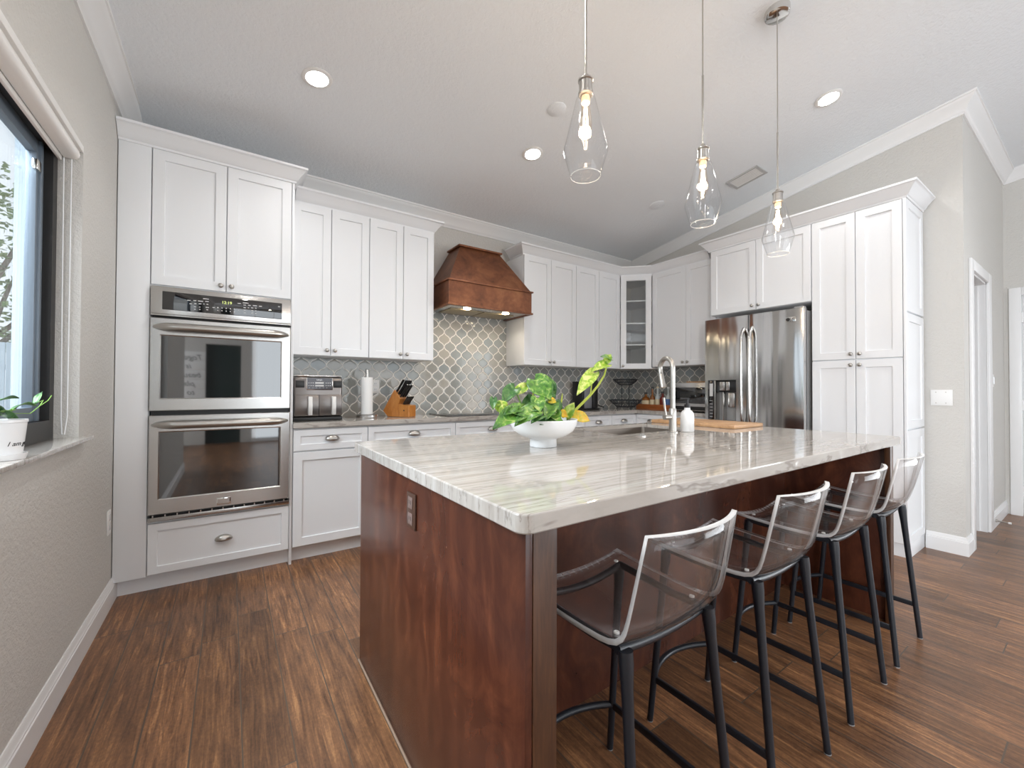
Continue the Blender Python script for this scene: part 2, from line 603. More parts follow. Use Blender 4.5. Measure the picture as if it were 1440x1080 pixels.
def dup(root, loc, label=None, rotz=None):
    r = root.copy()
    COL.objects.link(r)
    r.location = loc
    if rotz is not None:
        r.rotation_euler.z = rotz
    if label:
        r['label'] = label
    for ch in list(root.children):
        c = ch.copy()
        COL.objects.link(c)
        c.parent = r
        for g in list(ch.children):
            d = g.copy()
            COL.objects.link(d)
            d.parent = c
    return r


def text_mesh(name, body, size, M, mat, parent, ext=0.0006, align='CENTER', shear=0.0, spacing=1.0):
    cu = bpy.data.curves.new(name, 'FONT')
    cu.body, cu.size, cu.extrude = body, size, ext
    cu.align_x, cu.align_y = align, 'CENTER'
    cu.shear = shear
    cu.space_character = spacing
    tmp = bpy.data.objects.new(name, cu)
    COL.objects.link(tmp)
    bpy.context.view_layer.update()
    me = bpy.data.meshes.new_from_object(tmp.evaluated_get(bpy.context.evaluated_depsgraph_get()))
    bpy.data.objects.remove(tmp)
    bpy.data.curves.remove(cu)
    me.transform(M)
    me.materials.clear()
    me.materials.append(mat)
    o = bpy.data.objects.new(name, me)
    COL.objects.link(o)
    attach(o, parent)
    return o


def face_matrix(pos, right, up):
    r, u = Vector(right).normalized(), Vector(up).normalized()
    n = r.cross(u)
    return Matrix(((r.x, u.x, n.x, pos[0]), (r.y, u.y, n.y, pos[1]), (r.z, u.z, n.z, pos[2]), (0, 0, 0, 1)))


# ------------------------------------------------------------------ room shell
XL, YB, XR = -0.53, 3.62, 4.36
YH = 0.62            # hall wall plane
XE = 6.20            # far hall wall
YREAR = -4.5
def zc(x, y, k=0.16):
    a, b = 2.846 + 0.1513 * (3.535 - y), 2.846 + 0.1513 * (x + 0.45)
    h = max(k - abs(a - b), 0.0) / k
    return min(a, b) - h * h * k * 0.25

struct(MB().box((-3.2, YREAR - 0.1, -0.1), (XE + 0.2, YB + 0.15, 0.0)), 'floor', MT['floor'])

mb = MB()
NX, NY = 74, 86
gx = [-0.73 + (XE + 0.4 + 0.73) * i / NX for i in range(NX + 1)]
gy = [YREAR - 0.3 + (3.80 - YREAR + 0.3) * i / NY for i in range(NY + 1)]
mb.ring_loft([[(x, y, zc(x, y)) for x in gx] for y in gy], close=False)
mb.ring_loft([[(x, y, zc(x, y) + 0.12) for x in gx] for y in gy], close=False)
for a, b in (((gx[0], gy[0]), (gx[-1], gy[0])), ((gx[0], gy[-1]), (gx[-1], gy[-1])), ((gx[0], gy[0]), (gx[0], gy[-1])), ((gx[-1], gy[0]), (gx[-1], gy[-1]))):
    mb.poly([(*a, zc(*a)), (*b, zc(*b)), (*b, zc(*b) + 0.12), (*a, zc(*a) + 0.12)])
mb.box((-3.3, YREAR - 0.3, 2.75), (XL - 0.19, -1.2, 2.9))
struct(mb, 'ceiling', MT['ceiling'])

# left wall with the window opening
WY0, WY1, WZ0, WZ1 = 0.72, 2.50, 0.952, 2.215
mb = MB()
mb.box((XL - 0.16, -1.2, 0), (XL, WY0, 3.05)).box((XL - 0.16, WY1, 0), (XL, YB + 0.12, 3.05))
mb.box((XL - 0.16, WY0, 0), (XL, WY1, WZ0)).box((XL - 0.16, WY0, WZ1), (XL, WY1, 3.05))
struct(mb, 'wall_left', MT['wall'])
struct(MB().box((XL, YB, 0), (XR + 0.14, YB + 0.12, 3.05)), 'wall_back', MT['wall'])
struct(MB().box((XR, YH, 0), (XR + 0.14, YB, 3.45)), 'wall_right', MT['wall'])
OX0, OX1, OZ = 4.61, 5.25, 2.09
mb = MB()
mb.box((XR + 0.14, YH, 0), (OX0, YH + 0.12, 3.5)).box((OX1, YH, 0), (XE, YH + 0.12, 3.5)).box((OX0, YH, OZ), (OX1, YH + 0.12, 3.5))
struct(mb, 'wall_hall', MT['wall'])
DY0, DY1 = -0.33, 0.515    # far door opening
mb = MB()
mb.box((XE, DY1, 0), (XE + 0.12, YH + 1.6, 3.9)).box((XE, YREAR, 0), (XE + 0.12, -3.85, 4.05)).box((XE, -1.25, 0), (XE + 0.12, DY0, 4.05)).box((XE, -3.85, 0), (XE + 0.12, -1.25, 0.25)).box((XE, -3.85, 2.35), (XE + 0.12, -1.25, 4.05)).box((XE, DY0, 2.10), (XE + 0.12, DY1, 3.9))
struct(mb, 'wall_far', MT['wall'])
struct(MB().box((XR + 0.14, YH + 1.5, 0), (XE, YH + 1.6, 3.3)), 'wall_closet', MT['wall'])
# rear of the great room, behind the camera: unseen sliding doors added to let light in
mb = MB()
mb.box((-3.2, YREAR - 0.1, 0), (-0.42, YREAR, 3.95)).box((0.20, YREAR - 0.1, 0), (0.40, YREAR, 3.95)).box((4.8, YREAR - 0.1, 0), (XE, YREAR, 3.95))
mb.box((-0.42, YREAR - 0.1, 2.1), (0.20, YREAR, 3.95)).box((0.40, YREAR - 0.1, 2.4), (4.8, YREAR, 3.95))
struct(mb, 'wall_rear', MT['wall'])
mb = MB().box((-3.2, YREAR, 0), (-3.08, -3.8, 2.95)).box((-3.2, -1.7, 0), (-3.08, -1.08, 2.95)).box((-3.2, -3.8, 0), (-3.08, -1.7, 0.6)).box((-3.2, -3.8, 2.45), (-3.08, -1.7, 2.95))
struct(mb, 'wall_alcove_side', MT['wall'])
struct(MB().box((-3.08, -1.2, 0), (XL - 0.16, -1.08, 2.95)), 'wall_alcove', MT['wall'])
struct(MB().box((-0.42, YREAR - 0.14, 0), (0.20, YREAR - 0.1, 2.1)), 'door_3', MT['darkdoor'])
mb = MB()
for x in (0.40, 1.84, 3.30, 4.72):
    mb.box((x, YREAR - 0.09, 0.0), (x + 0.08, YREAR - 0.02, 2.4))
mb.box((0.40, YREAR - 0.088, 2.32), (4.8, YREAR - 0.022, 2.40)).box((0.40, YREAR - 0.088, 0.0), (4.8, YREAR - 0.022, 0.06))
struct(mb, 'window_rear_added', MT['trim'])
mb = MB()
for y in (-3.85, -2.60, -1.32):
    mb.box((XE + 0.03, y, 0.25), (XE + 0.09, y + 0.07, 2.35))
mb.box((XE + 0.032, -3.78, 0.25), (XE + 0.088, -1.32, 0.32)).box((XE + 0.032, -3.78, 2.28), (XE + 0.088, -1.32, 2.35))
struct(mb, 'window_far_added', MT['trim'])  # unseen window added to go with the far fill lamp

# backsplash
struct(MB().box((0.352, YB - 0.010, 0.94), (2.40, YB - 0.0005, 1.93)), 'trim_backsplash_range', MT['tile_x'], smooth=0)
struct(MB().box((2.40, YB - 0.010, 0.94), (XR - 0.010, YB - 0.0005, 1.45)), 'trim_backsplash_corner', MT['tile_x'], smooth=0)
struct(MB().box((XR - 0.010, 2.27, 0.94), (XR - 0.0005, YB - 0.010, 1.45)), 'trim_backsplash_side', MT['tile_y'], smooth=0)

# crown moulding along walls and ceiling
CR = [(0, -0.120), (0.010, -0.120), (0.012, -0.108), (0.020, -0.103), (0.026, -0.088), (0.044, -0.058), (0.062, -0.036), (0.071, -0.026), (0.075, -0.016), (0.082, -0.014), (0.082, 0.012), (0, 0.012)]
yc = lambda y: 2.846 + 0.1513 * (3.535 - y)
zcorner = 2.846
mb = MB()
mb.sweep([(XL, YB, zcorner), (XR, YB, zcorner)], [(0, -1, 0)], CR)
struct(mb, 'trim_crown_back', MT['trim'], smooth=50)
mb = MB()
mb.sweep([(XR, YB, zcorner), (XR, YH, yc(YH - 0.08)), (XE, YH, yc(YH - 0.08))], [(-1, 0, 0), (0, -1, 0)], CR)
struct(mb, 'trim_crown_right', MT['trim'], smooth=50)
mb = MB()
mb.sweep([(XE, YH, yc(YH - 0.08)), (XE, -2.4, yc(-2.4))], [(-1, 0, 0)], CR)
struct(mb, 'trim_crown_far', MT['trim'], smooth=50)
mb = MB()
mb.sweep([(XL, -1.2, 2.842), (XL, YB, 2.842)], [(1, 0, 0)], CR)
struct(mb, 'trim_crown_left', MT['trim'], smooth=50)

# baseboards
BBP = [(0, 0), (0.016, 0), (0.016, 0.092), (0.013, 0.096), (0.013, 0.102), (0.010, 0.106), (0.009, 0.118), (0.004, 0.130), (0, 0.130)]
struct(MB().sweep([(XL, -1.2, 0), (XL, 3.205, 0)], [(1, 0, 0)], BBP), 'baseboard_left', MT['trim'])
struct(MB().sweep([(XR, 0.825, 0), (XR, YH, 0), (4.525, YH, 0)], [(-1, 0, 0), (0, -1, 0)], BBP), 'baseboard_right', MT['trim'])
struct(MB().sweep([(5.385, YH, 0), (XE, YH, 0)], [(0, -1, 0)], BBP), 'baseboard_hall', MT['trim'])

# cased opening in the hall wall
d1 = thing('door_1', (4.9, YH, 0), None, None)
d1['kind'] = 'structure'
mb = MB()
mb.box((4.53, YH - 0.018, 0), (OX0, YH - 0.0005, OZ + 0.08), 0.003).box((OX1, YH - 0.018, 0), (5.385, YH - 0.0005, OZ + 0.08), 0.003)
mb.box((OX0 + 0.0005, YH - 0.018, OZ), (OX1 - 0.0005, YH - 0.0005, OZ + 0.08), 0.003)
mb.build('casing', MT['trim'], d1)
mb = MB()
mb.box((OX0, YH, 0), (OX0 + 0.015, YH + 0.12, OZ)).box((OX1 - 0.015, YH, 0), (OX1, YH + 0.12, OZ)).box((OX0, YH, OZ - 0.015), (OX1, YH + 0.12, OZ))
mb.box((OX1 - 0.027, YH + 0.045, 0), (OX1 - 0.015, YH + 0.075, OZ - 0.016))
mb.build('jamb', MT['trim'], d1)
MB().box((OX0 + 0.0145, YH + 0.004, 0.955), (OX0 + 0.017, YH + 0.03, 1.035)).build('strike_plate', MT['ink'], d1)

# far door with its casing and hinges
d2 = thing('door_2', (XE, 0.1, 0), None, None)
d2['kind'] = 'structure'
mb = MB()
mb.box((XE - 0.02, DY1 - 0.005, 0), (XE - 0.0005, DY1 + 0.072, 2.165), 0.004).box((XE - 0.02, DY0 - 0.075, 0), (XE - 0.0005, DY0 + 0.005, 2.165), 0.004)
mb.box((XE - 0.02, DY0 + 0.0055, 2.09), (XE - 0.0005, DY1 - 0.0055, 2.165), 0.004)
mb.build('casing', MT['trim'], d2)
mb = MB()
f2 = SIDE(XE + 0.045)
mb.box((-DY1 + 0.008, 0.0, 0.01), (-DY0 - 0.008, 0.035, 2.085), 0.002, f2)
for (a, b) in ((-DY1 + 0.13, -0.13), (-0.05, -DY0 - 0.13)):
    for (z0, z1) in ((0.2, 0.9), (1.05, 1.95)):
        mb.shaker(f2, a, b, z0, z1, 0.034, 0.012, 0.03, 0.008)
mb.build('door_panel', MT['trim'], d2)
for z in (0.234, 1.045, 1.878):
    MB().tube([(XE - 0.008, DY1 - 0.008, z - 0.045), (XE - 0.008, DY1 - 0.008, z + 0.045)], 0.008, 8).box((XE - 0.006, DY1 - 0.03, z - 0.042), (XE + 0.008, DY1 - 0.001, z + 0.042)).build('hinge', MT['trim'], d2)

# window in the left wall
w1 = thing('window_1', (XL - 0.1, 1.6, WZ0), None, None)
w1['kind'] = 'structure'
FX0, FX1 = -0.665, -0.605
mb = MB()
mb.box((FX0, WY1 - 0.05, WZ0), (FX1, WY1 - 0.001, WZ1)).box((FX0, WY0, WZ0), (FX1, WY0 + 0.05, WZ1))
mb.box((FX0, WY0 + 0.05, WZ0), (FX1, WY1 - 0.05, WZ0 + 0.095)).box((FX0, WY0 + 0.05, WZ1 - 0.06), (FX1, WY1 - 0.05, WZ1))
mb.build('window_frame', MT['frame'], w1)
mb = MB()
sx0, sx1 = -0.662, -0.632
for (a, b) in ((2.375, 2.449), (1.58, 1.65)):
    mb.box((sx0, a, WZ0 + 0.0955), (sx1, b, WZ1 - 0.061), 0.003)
    mb.box((sx0 + 0.006, a + 0.02, WZ0 + 0.0957), (sx1 + 0.008, b - 0.03, WZ1 - 0.0612), 0.002)
mb.box((sx0 + 0.002, 1.65, WZ0 + 0.096), (sx1 - 0.002, 2.375, WZ0 + 0.15)).box((sx0 + 0.002, 1.65, WZ1 - 0.115), (sx1 - 0.002, 2.375, WZ1 - 0.0615))
mb.build('window_sash', MT['sash'], w1)
MB().box((-0.652, 0.8, WZ0 + 0.1), (-0.648, 2.375, WZ1 - 0.07)).build('window_pane', MT['pane'], w1)
MB().box((-0.634, 2.335, 2.02), (-0.618, 2.374, 2.06), 0.003).build('sash_latch', MT['chrome'], w1)

ws = MB().box((-0.604, WY0 - 0.05, 0.9525), (-0.493, 2.548, 0.969), 0.003).build('window_sill', MT['marble'])
ws['kind'] = 'structure'

# roller blind cassette at the window head
bl = thing('roller_blind', (-0.56, 1.6, 2.09), 'white roller blind rolled up under the head of the black framed window', 'blind')
mb = MB()
mb.box((-0.598, WY0 + 0.01, 2.184), (-0.527, 2.494, 2.2145), 0.003)
mb.build('headrail', MT['blind'], bl)
mb = MB()
prof = [(-0.585, 2.146), (-0.556, 2.146), (-0.545, 2.149), (-0.538, 2.157), (-0.536, 2.168), (-0.539, 2.1835), (-0.585, 2.1835)]
mb.ring_loft([[(x, y, z) for x, z in prof] for y in (WY0 + 0.012, 2.485)])
mb.build('fascia', MT['blind'], bl, 60)
MB().box((-0.600, WY0 + 0.02, 2.128), (-0.588, 2.480, 2.158), 0.004).build('hem_bar', MT['blind'], bl)
MB().tube([(-0.585, 2.488, 2.15), (-0.583, 2.488, 1.5), (-0.580, 2.486, 1.05), (-0.575, 2.478, 0.985), (-0.566, 2.472, 0.985), (-0.562, 2.486, 1.06), (-0.562, 2.488, 2.146)], 0.0022, 6).build('bead_chain', MT['white'], bl)

# ------------------------------------------------------------------ hardware
def knob(fr, u, z, d, parent):
    o = fr(u, d, z)
    n = fr.n
    M = Vector((0, 0, 1)).rotation_difference(n).to_matrix()
    MB().lathe([(0.0075, 0), (0.006, 0.003), (0.0055, 0.012), (0.009, 0.016), (0.0142, 0.019), (0.0145, 0.023), (0.011, 0.028), (0.005, 0.0305), (0, 0.031)], o, 18, 0, M).build('knob', MT['nickel'], parent, 60)


def cup_pull(fr, u, z, d, parent, w=0.046, h=0.030, dep=0.026):
    mb = MB()
    rows = []
    NA, NB = 14, 7
    for i in range(NA + 1):
        a = PI * i / NA
        s = max(math.sin(a), 0.02)
        row = []
        for j in range(NB + 1):
            p = math.radians(105) * j / NB
            row.append(fr(u - w * math.cos(a), d + 0.001 + dep * s * math.sin(p), z + h * s * math.cos(p)))
        rows.append(row)
    mb.ring_loft(rows, close=False)
    o = mb.build('cup_pull', MT['nickel'], parent, 60)
    sol = o.modifiers.new('thickness', 'SOLIDIFY')
    sol.thickness = 0.0025
    sol.offset = 1
    return o


def door(fr, u0, u1, z0, z1, parent, d=0.0, kn=None, name='door', rail=0.055):
    g = 0.0023
    o = MB().shaker(fr, u0 + g, u1 - g, z0 + g, z1 - g, d, 0.02, rail).build(name, MT['cab'], parent)
    if kn:
        knob(fr, kn[0], kn[1], d + 0.02, o)
    return o


def drawer(fr, u0, u1, z0, z1, parent, d=0.0, pull=None):
    o = door(fr, u0, u1, z0, z1, parent, d, None, 'drawer', 0.042)
    if pull:
        cup_pull(fr, pull[0], pull[1], d + 0.02 - 0.002, o)
    return o


CC = [(0, -0.095), (0.006, -0.095), (0.008, -0.082), (0.016, -0.078), (0.030, -0.055), (0.056, -0.024), (0.064, -0.016), (0.070, -0.014), (0.070, 0.0), (0, 0.0)]

# ------------------------------------------------------------------ wall oven cabinet
fb = BACK(3.15)
oc = thing('oven_cabinet', (-0.09, 3.4, 0), 'tall white cabinet around the double oven beside the left wall', 'cabinet')
mb = MB()
mb.box((XL + 0.004, 3.15, 0.10), (-0.3835, 3.61, 2.567), 0.001)
mb.box((0.3365, 3.13, 0.0), (0.352, 3.61, 2.60), 0.001)
mb.box((-0.383, 3.15, 1.772), (0.336, 3.61, 2.567))
mb.box((-0.383, 3.15, 0.10), (0.336, 3.61, 0.405))
mb.box((-0.383, 3.585, 0.406), (0.336, 3.61, 1.771))
mb.build('carcass', MT['cab'], oc)
MB().box((XL + 0.004, 3.13, 0.10), (-0.385, 3.1495, 2.567), 0.0015).build('filler_panel', MT['cab'], oc)
MB().box((XL + 0.004, 3.195, 0.0), (0.336, 3.215, 0.0995)).build('toe_kick', MT['cab'], oc)
door(fb, -0.382, -0.025, 1.777, 2.567, oc, 0, (-0.052, 1.812))
door(fb, -0.025, 0.335, 1.777, 2.567, oc, 0, (0.003, 1.812))
drawer(fb, -0.382, 0.335, 0.104, 0.398, oc, 0, (-0.022, 0.245))

ovc = MB()
ovc.sweep([(XL + 0.003, 3.13, 2.660), (0.352, 3.13, 2.660), (0.352, YB - 0.012, 2.660)], [(0, -1, 0), (1, 0, 0)], CC)
ovc.build('crown', MT['cab'], oc)

# double wall oven
ov = thing('double_wall_oven', (-0.02, 3.3, 0.41), 'stainless steel double wall oven stacked in the tall white cabinet', 'oven')
fo = BACK(3.15)
OX_0, OX_1 = -0.379, 0.333
MB().box((OX_0 + 0.004, 3.1505, 0.416), (OX_1 - 0.004, 3.56, 1.764)).build('oven_body', MT['black'], ov)
MB().box((OX_0, 0.0, 1.607), (OX_1, 0.040, 1.768), 0.004, fo).box((OX_0, 0.0, 1.596), (OX_1, 0.050, 1.606), 0.003, fo).build('control_panel', MT['steel'], ov)
dsp = MB().box((-0.327, 0.040, 1.634), (0.280, 0.0415, 1.740), 0.0006, fo).build('display', MT['blackglass'], ov)
def mark(u, z, w=0.012, h=0.005):
    MB().box((u - w / 2, 0.0416, z - h / 2), (u + w / 2, 0.0421, z + h / 2), 0, fo).build('key_symbol', MT['print'], dsp, 0)
for (u, z, w) in ((-0.205, 1.700, .016), (-0.178, 1.702, .014), (-0.150, 1.702, .024), (-0.119, 1.704, .017), (-0.124, 1.719, .028), (-0.197, 1.681, .012), (-0.175, 1.684, .010), (-0.152, 1.686, .013), (-0.134, 1.687, .008), (-0.117, 1.687, .010), (-0.176, 1.665, .010), (-0.154, 1.666, .008), (-0.117, 1.668, .016), (-0.176, 1.650, .006), (-0.153, 1.652, .007), (-0.117, 1.654, .009), (-0.086, 1.671, .012)):
    mark(u, z, w)
for k in range(5):
    mark(-0.065 + 0.021 * k, 1.673, 0.005, 0.007)
    mark(-0.065 + 0.021 * k, 1.656, 0.005, 0.006)
mark(0.042, 1.668, 0.008)
for (u, z, w) in ((0.078, 1.718, .030), (0.073, 1.705, .014), (0.098, 1.706, .014), (0.128, 1.707, .022), (0.158, 1.707, .016), (0.073, 1.688, .012), (0.093, 1.690, .008), (0.113, 1.691, .012), (0.133, 1.692, .009), (0.073, 1.672, .012), (0.113, 1.674, .008), (0.133, 1.675, .006), (0.073, 1.655, .008), (0.113, 1.658, .008), (0.133, 1.658, .006)):
    mark(u, z, w)
text_mesh('clock_digits', '12:19', 0.024, face_matrix(fo(-0.020, 0.0420, 1.707), (1, 0, 0), (0, 0, 1)), MT['clock'], dsp)

def oven_door(z0, z1, wz0, wz1, hz):
    mb = MB()
    u0, u1, a0, a1 = OX_0, OX_1, -0.330, 0.275
    def ring(l, r, b, t, d):
        return [fo(l, d, b), fo(r, d, b), fo(r, d, t), fo(l, d, t)]
    mb.ring_loft([ring(u0, u1, z0, z1, 0.0), ring(u0, u1, z0, z1, 0.040), ring(u0 + .004, u1 - .004, z0 + .004, z1 - .004, 0.044), ring(a0 - .006, a1 + .006, wz0 - .006, wz1 + .006, 0.044), ring(a0, a1, wz0, wz1, 0.039), ring(a0, a1, wz0, wz1, 0.030)])
    dr = mb.build('oven_door', MT['steel'], ov)
    MB().box((a0, 0.030, wz0), (a1, 0.038, wz1), 0, fo).build('oven_window', MT['ovenglass'], dr, 0)
    mb = MB()
    pts, rs = [], []
    for i in range(25):
        t = i / 24
        u = -0.363 + t * 0.680
        e = min(t, 1 - t)
        d = 0.048 + 0.042 * min(1, (e / 0.14)) ** 0.5
        pts.append(fo(u, d, hz))
        rs.append(0.007 + 0.0135 * min(1, e / 0.10) ** 0.6)
    mb.tube(pts, rs, 14, flat=1.15)
    mb.build('oven_handle', MT['nickel'], dr, 60)
    return dr
oven_door(1.047, 1.585, 1.120, 1.482, 1.531)
low = oven_door(0.452, 1.020, 0.541, 0.922, 0.967)
mb = MB().box((-0.060, 0.0442, 0.466), (0.012, 0.047, 0.507), 0.0015, fo)
mb.build('badge_plate', MT['chrome'], low)
MB().box((-0.054, 0.047, 0.472), (0.006, 0.0475, 0.501), 0, fo).build('badge_face', MT['steel'], low, 0)
mb = MB().box((OX_0, 0.0, 0.412), (OX_1, 0.040, 0.436), 0.002, fo)
for k in range(13):
    mb.box((-0.36 + 0.055 * k, 0.0, 0.4365), (-0.354 + 0.055 * k, 0.036, 0.4475), 0, fo)
mb.build('bottom_vent', MT['steel'], ov)

# ------------------------------------------------------------------ upper cabinets
def upper(name, fr, bounds, z0, z1, depth, label, knobs, extra=None, group=None):
    u0, u1 = bounds[0], bounds[-1]
    c = fr((u0 + u1) / 2, -depth / 2, 0)
    t = thing(name, (c.x, c.y, z0), label, 'cabinet', group)
    MB().box((u0 + 0.001, -depth, z0), (u1 - 0.001, -0.0005, z1), 0.0015, fr).build('carcass', MT['cab'], t)
    for i in range(len(bounds) - 1):
        a, b = bounds[i], bounds[i + 1]
        k = None
        if i < len(knobs) and knobs[i]:
            k = (a + 0.028 if knobs[i] == 'L' else b - 0.028, z0 + 0.040)
        door(fr, a, b, z0, z1, t, 0, k)
    return t

UZ0, UZ1 = 1.420, 2.515
fu = BACK(3.31)
upper('upper_cabinet', fu, [0.353, 0.615, 0.893], UZ0, UZ1, 0.298, 'white two-door upper cabinet next to the tall oven cabinet', ['R', 'L'])
upper('upper_cabinet', fu, [0.893, 1.166, 1.434], UZ0, UZ1, 0.298, 'white two-door upper cabinet just left of the copper hood', ['R', 'L'])
mb = MB().sweep([(0.374, 3.31, 2.608), (1.434, 3.31, 2.608), (1.434, YB - 0.083, 2.608)], [(0, -1, 0), (1, 0, 0)], CC)
tag(mb.build('cabinet_crown', MT['cab']), 'white crown moulding on the upper cabinets left of the copper hood', 'moulding')
upper('upper_cabinet', fu, [2.386, 2.733, 3.082], UZ0, UZ1, 0.298, 'white two-door upper cabinet just right of the copper hood', ['R', 'L'])
upper('upper_cabinet', fu, [3.082, 3.430, 3.779], UZ0, UZ1, 0.298, 'white two-door upper cabinet beside the glass corner cabinet', ['R', 'L'])
fs = SIDE(4.05)
upper('upper_cabinet', fs, [-3.033, -2.608, -2.273], UZ0 + 0.02, UZ1, 0.298, 'white two-door upper cabinet between glass corner cabinet and fridge', ['R', 'L'])

# diagonal corner cabinet with glass door
gc = thing('corner_cabinet', (4.05, 3.3, UZ0), 'white diagonal corner cabinet with a glass door and three shelves', 'cabinet')
A, B = Vector((3.781, 3.31, 0)), Vector((4.05, 3.035, 0))
fd = Fr((A.x, A.y, 0), B - A, (-(B - A).y * -1, 0, 0))
ud = (B - A).normalized()
fd = Fr((A.x, A.y, 0), ud, (ud.y, -ud.x, 0))
Ld = (B - A).length
mb = MB()
foot = [(3.781, 3.312), (4.05, 3.037), (4.345, 3.037), (4.345, 3.605), (3.781, 3.605)]
for (z0, z1) in ((UZ0, UZ0 + 0.018), (UZ1 - 0.018, UZ1)):
    mb.prism([(x, y, z0) for x, y in foot], (0, 0, z1 - z0))
mb.box((3.781, 3.335, UZ0 + .0185), (3.797, 3.605, UZ1 - .0185)).box((4.075, 3.037, UZ0 + .0185), (4.345, 3.053, UZ1 - .0185))
mb.box((3.798, 3.590, UZ0 + .0185), (4.345, 3.605, UZ1 - .0185)).box((4.330, 3.054, UZ0 + .0185), (4.345, 3.589, UZ1 - .0185))
mb.build('carcass', MT['cab_in'], gc)
mb = MB()
for z in (1.706, 1.958, 2.222):
    MB().prism([(3.80, 3.335, z - 0.008), (4.072, 3.058, z - 0.008), (4.328, 3.058, z - 0.008), (4.328, 3.588, z - 0.008), (3.80, 3.588, z - 0.008)], (0, 0, 0.016)).build('shelf', MT['cab'], gc)
gd = MB().shaker(fd, 0.020, Ld - 0.020, UZ0, UZ1, 0.002, 0.02, 0.062, 0.018, True).build('door', MT['cab'], gc)
MB().box((0.078, 0.008, UZ0 + 0.062), (Ld - 0.078, 0.012, UZ1 - 0.062), 0, fd).build('glass_pane', MT['cabglass'], gd, 0)
knob(fd, 0.046, UZ0 + 0.035, 0.022, gd)

sq = math.sqrt(0.5)
mb = MB().sweep([(2.386, YB - 0.083, 2.608), (2.386, 3.31, 2.608), (3.781, 3.31, 2.608), (4.05, 3.035, 2.608), (4.05, 2.342, 2.608)],
                [(-1, 0, 0), (0, -1, 0), (ud.y, -ud.x, 0), (-1, 0, 0)], CC)
tag(mb.build('cabinet_crown', MT['cab']), 'white crown moulding running round the corner from hood to fridge cabinets', 'moulding')

# ------------------------------------------------------------------ fridge cabinet and pantry
fp = SIDE(3.918)
fc = thing('fridge_cabinet', (4.14, 1.83, 1.9), 'white two-door cabinet above the stainless fridge', 'cabinet')
MB().box((-2.252, -0.437, 1.905), (-1.4005, -0.0005, 2.55), 0.001, fp).build('carcass', MT['cab'], fc)
door(fp, -2.25, -1.829, 1.905, 2.535, fc, 0, (-1.857, 1.942))
door(fp, -1.829, -1.401, 1.905, 2.535, fc, 0, (-1.801, 1.942))
tag(MB().box((-2.270, -0.437, 0.0), (-2.2525, -0.130, 2.55), 0.001, fp).build('end_panel', MT['cab']), 'white panel closing the left side of the fridge bay', 'panel')

pa = thing('pantry_cabinet', (4.13, 1.11, 0), 'tall white four-door pantry cabinet right of the fridge', 'cabinet')
MB().box((-1.399, -0.437, 0.10), (-0.845, -0.0005, 2.536), 0.001, fp).build('carcass', MT['cab'], pa)
MB().box((-1.399, -0.437, 0.0), (-0.832, -0.035, 0.0995), 0.001, fp).build('toe_kick', MT['cab'], pa)
door(fp, -1.398, -1.113, 1.417, 2.535, pa, 0, (-1.140, 1.457))
door(fp, -1.113, -0.846, 1.417, 2.535, pa, 0, (-1.086, 1.457))
door(fp, -1.398, -1.113, 0.105, 1.412, pa, 0, (-1.140, 1.373))
door(fp, -1.113, -0.846, 0.105, 1.412, pa, 0, (-1.086, 1.373))
fq = Fr((0, 0.8445, 0), (1, 0, 0), (0, -1, 0))
for z0, z1 in ((0.105, 0.900), (0.912, 1.728), (1.742, 2.535)):
    MB().shaker(fq, 3.912, 4.345, z0, z1, 0, 0.017, 0.055, 0.008).build('side_panel', MT['cab'], pa)
MB().box((3.897, 0.8285, 0.1), (3.9115, 0.8445, 2.5355), 0.001).build('corner_stile', MT['cab'], pa)
mb = MB().sweep([(4.345, 2.268, 2.632), (3.905, 2.268, 2.632), (3.905, 0.828, 2.632), (4.345, 0.828, 2.632)], [(0, 1, 0), (-1, 0, 0), (0, -1, 0)], CC)
tag(mb.build('cabinet_crown', MT['cab']), 'white crown moulding over the fridge cabinet and pantry', 'moulding')

# ------------------------------------------------------------------ fridge
FR0, FR1, FRM, FRZ = -2.245, -1.417, -1.838, 1.846
fr_ = thing('refrigerator', (4.0, 1.83, 0), 'stainless french door refrigerator with ice and water dispenser', 'refrigerator')
ff = SIDE(3.86)
MB().box((FR0 + 0.006, -0.44, 0.02), (FR1 - 0.006, -0.003, FRZ - 0.012), 0.004, ff).build('fridge_body', MT['greyplastic'], fr_)

def curved_door(u0, u1, z0, z1, holes=None, n=14):
    """gently bowed front"""
    uc, hw = (FR0 + FR1) / 2, (FR1 - FR0) / 2
    dd = lambda u: 0.082 - 0.010 * ((u - uc) / hw) ** 2
    us = [u0 + (u1 - u0) * i / n for i in range(n + 1)]
    mb = MB()
    front = [[ff(u, dd(u) - (0.006 if i in (0, n) else 0), z0) for i, u in enumerate(us)], [ff(u, dd(u) - (0.006 if i in (0, n) else 0), z1) for i, u in enumerate(us)]]
    ring = lambda z: [ff(us[0], 0.0, z)] + [ff(u, dd(u) - (0.006 if i in (0, n) else 0), z) for i, u in enumerate(us)] + [ff(us[-1], 0.0, z)]
    mb.ring_loft([ring(z0), ring(z1)])
    return mb, dd
# left door is built round the dispenser opening
DU0, DU1, DZ0, DZ1 = -2.215, -1.945, 0.885, 1.272
mbl, dd = curved_door(FR0, FRM - 0.002, 0.80, FRZ)
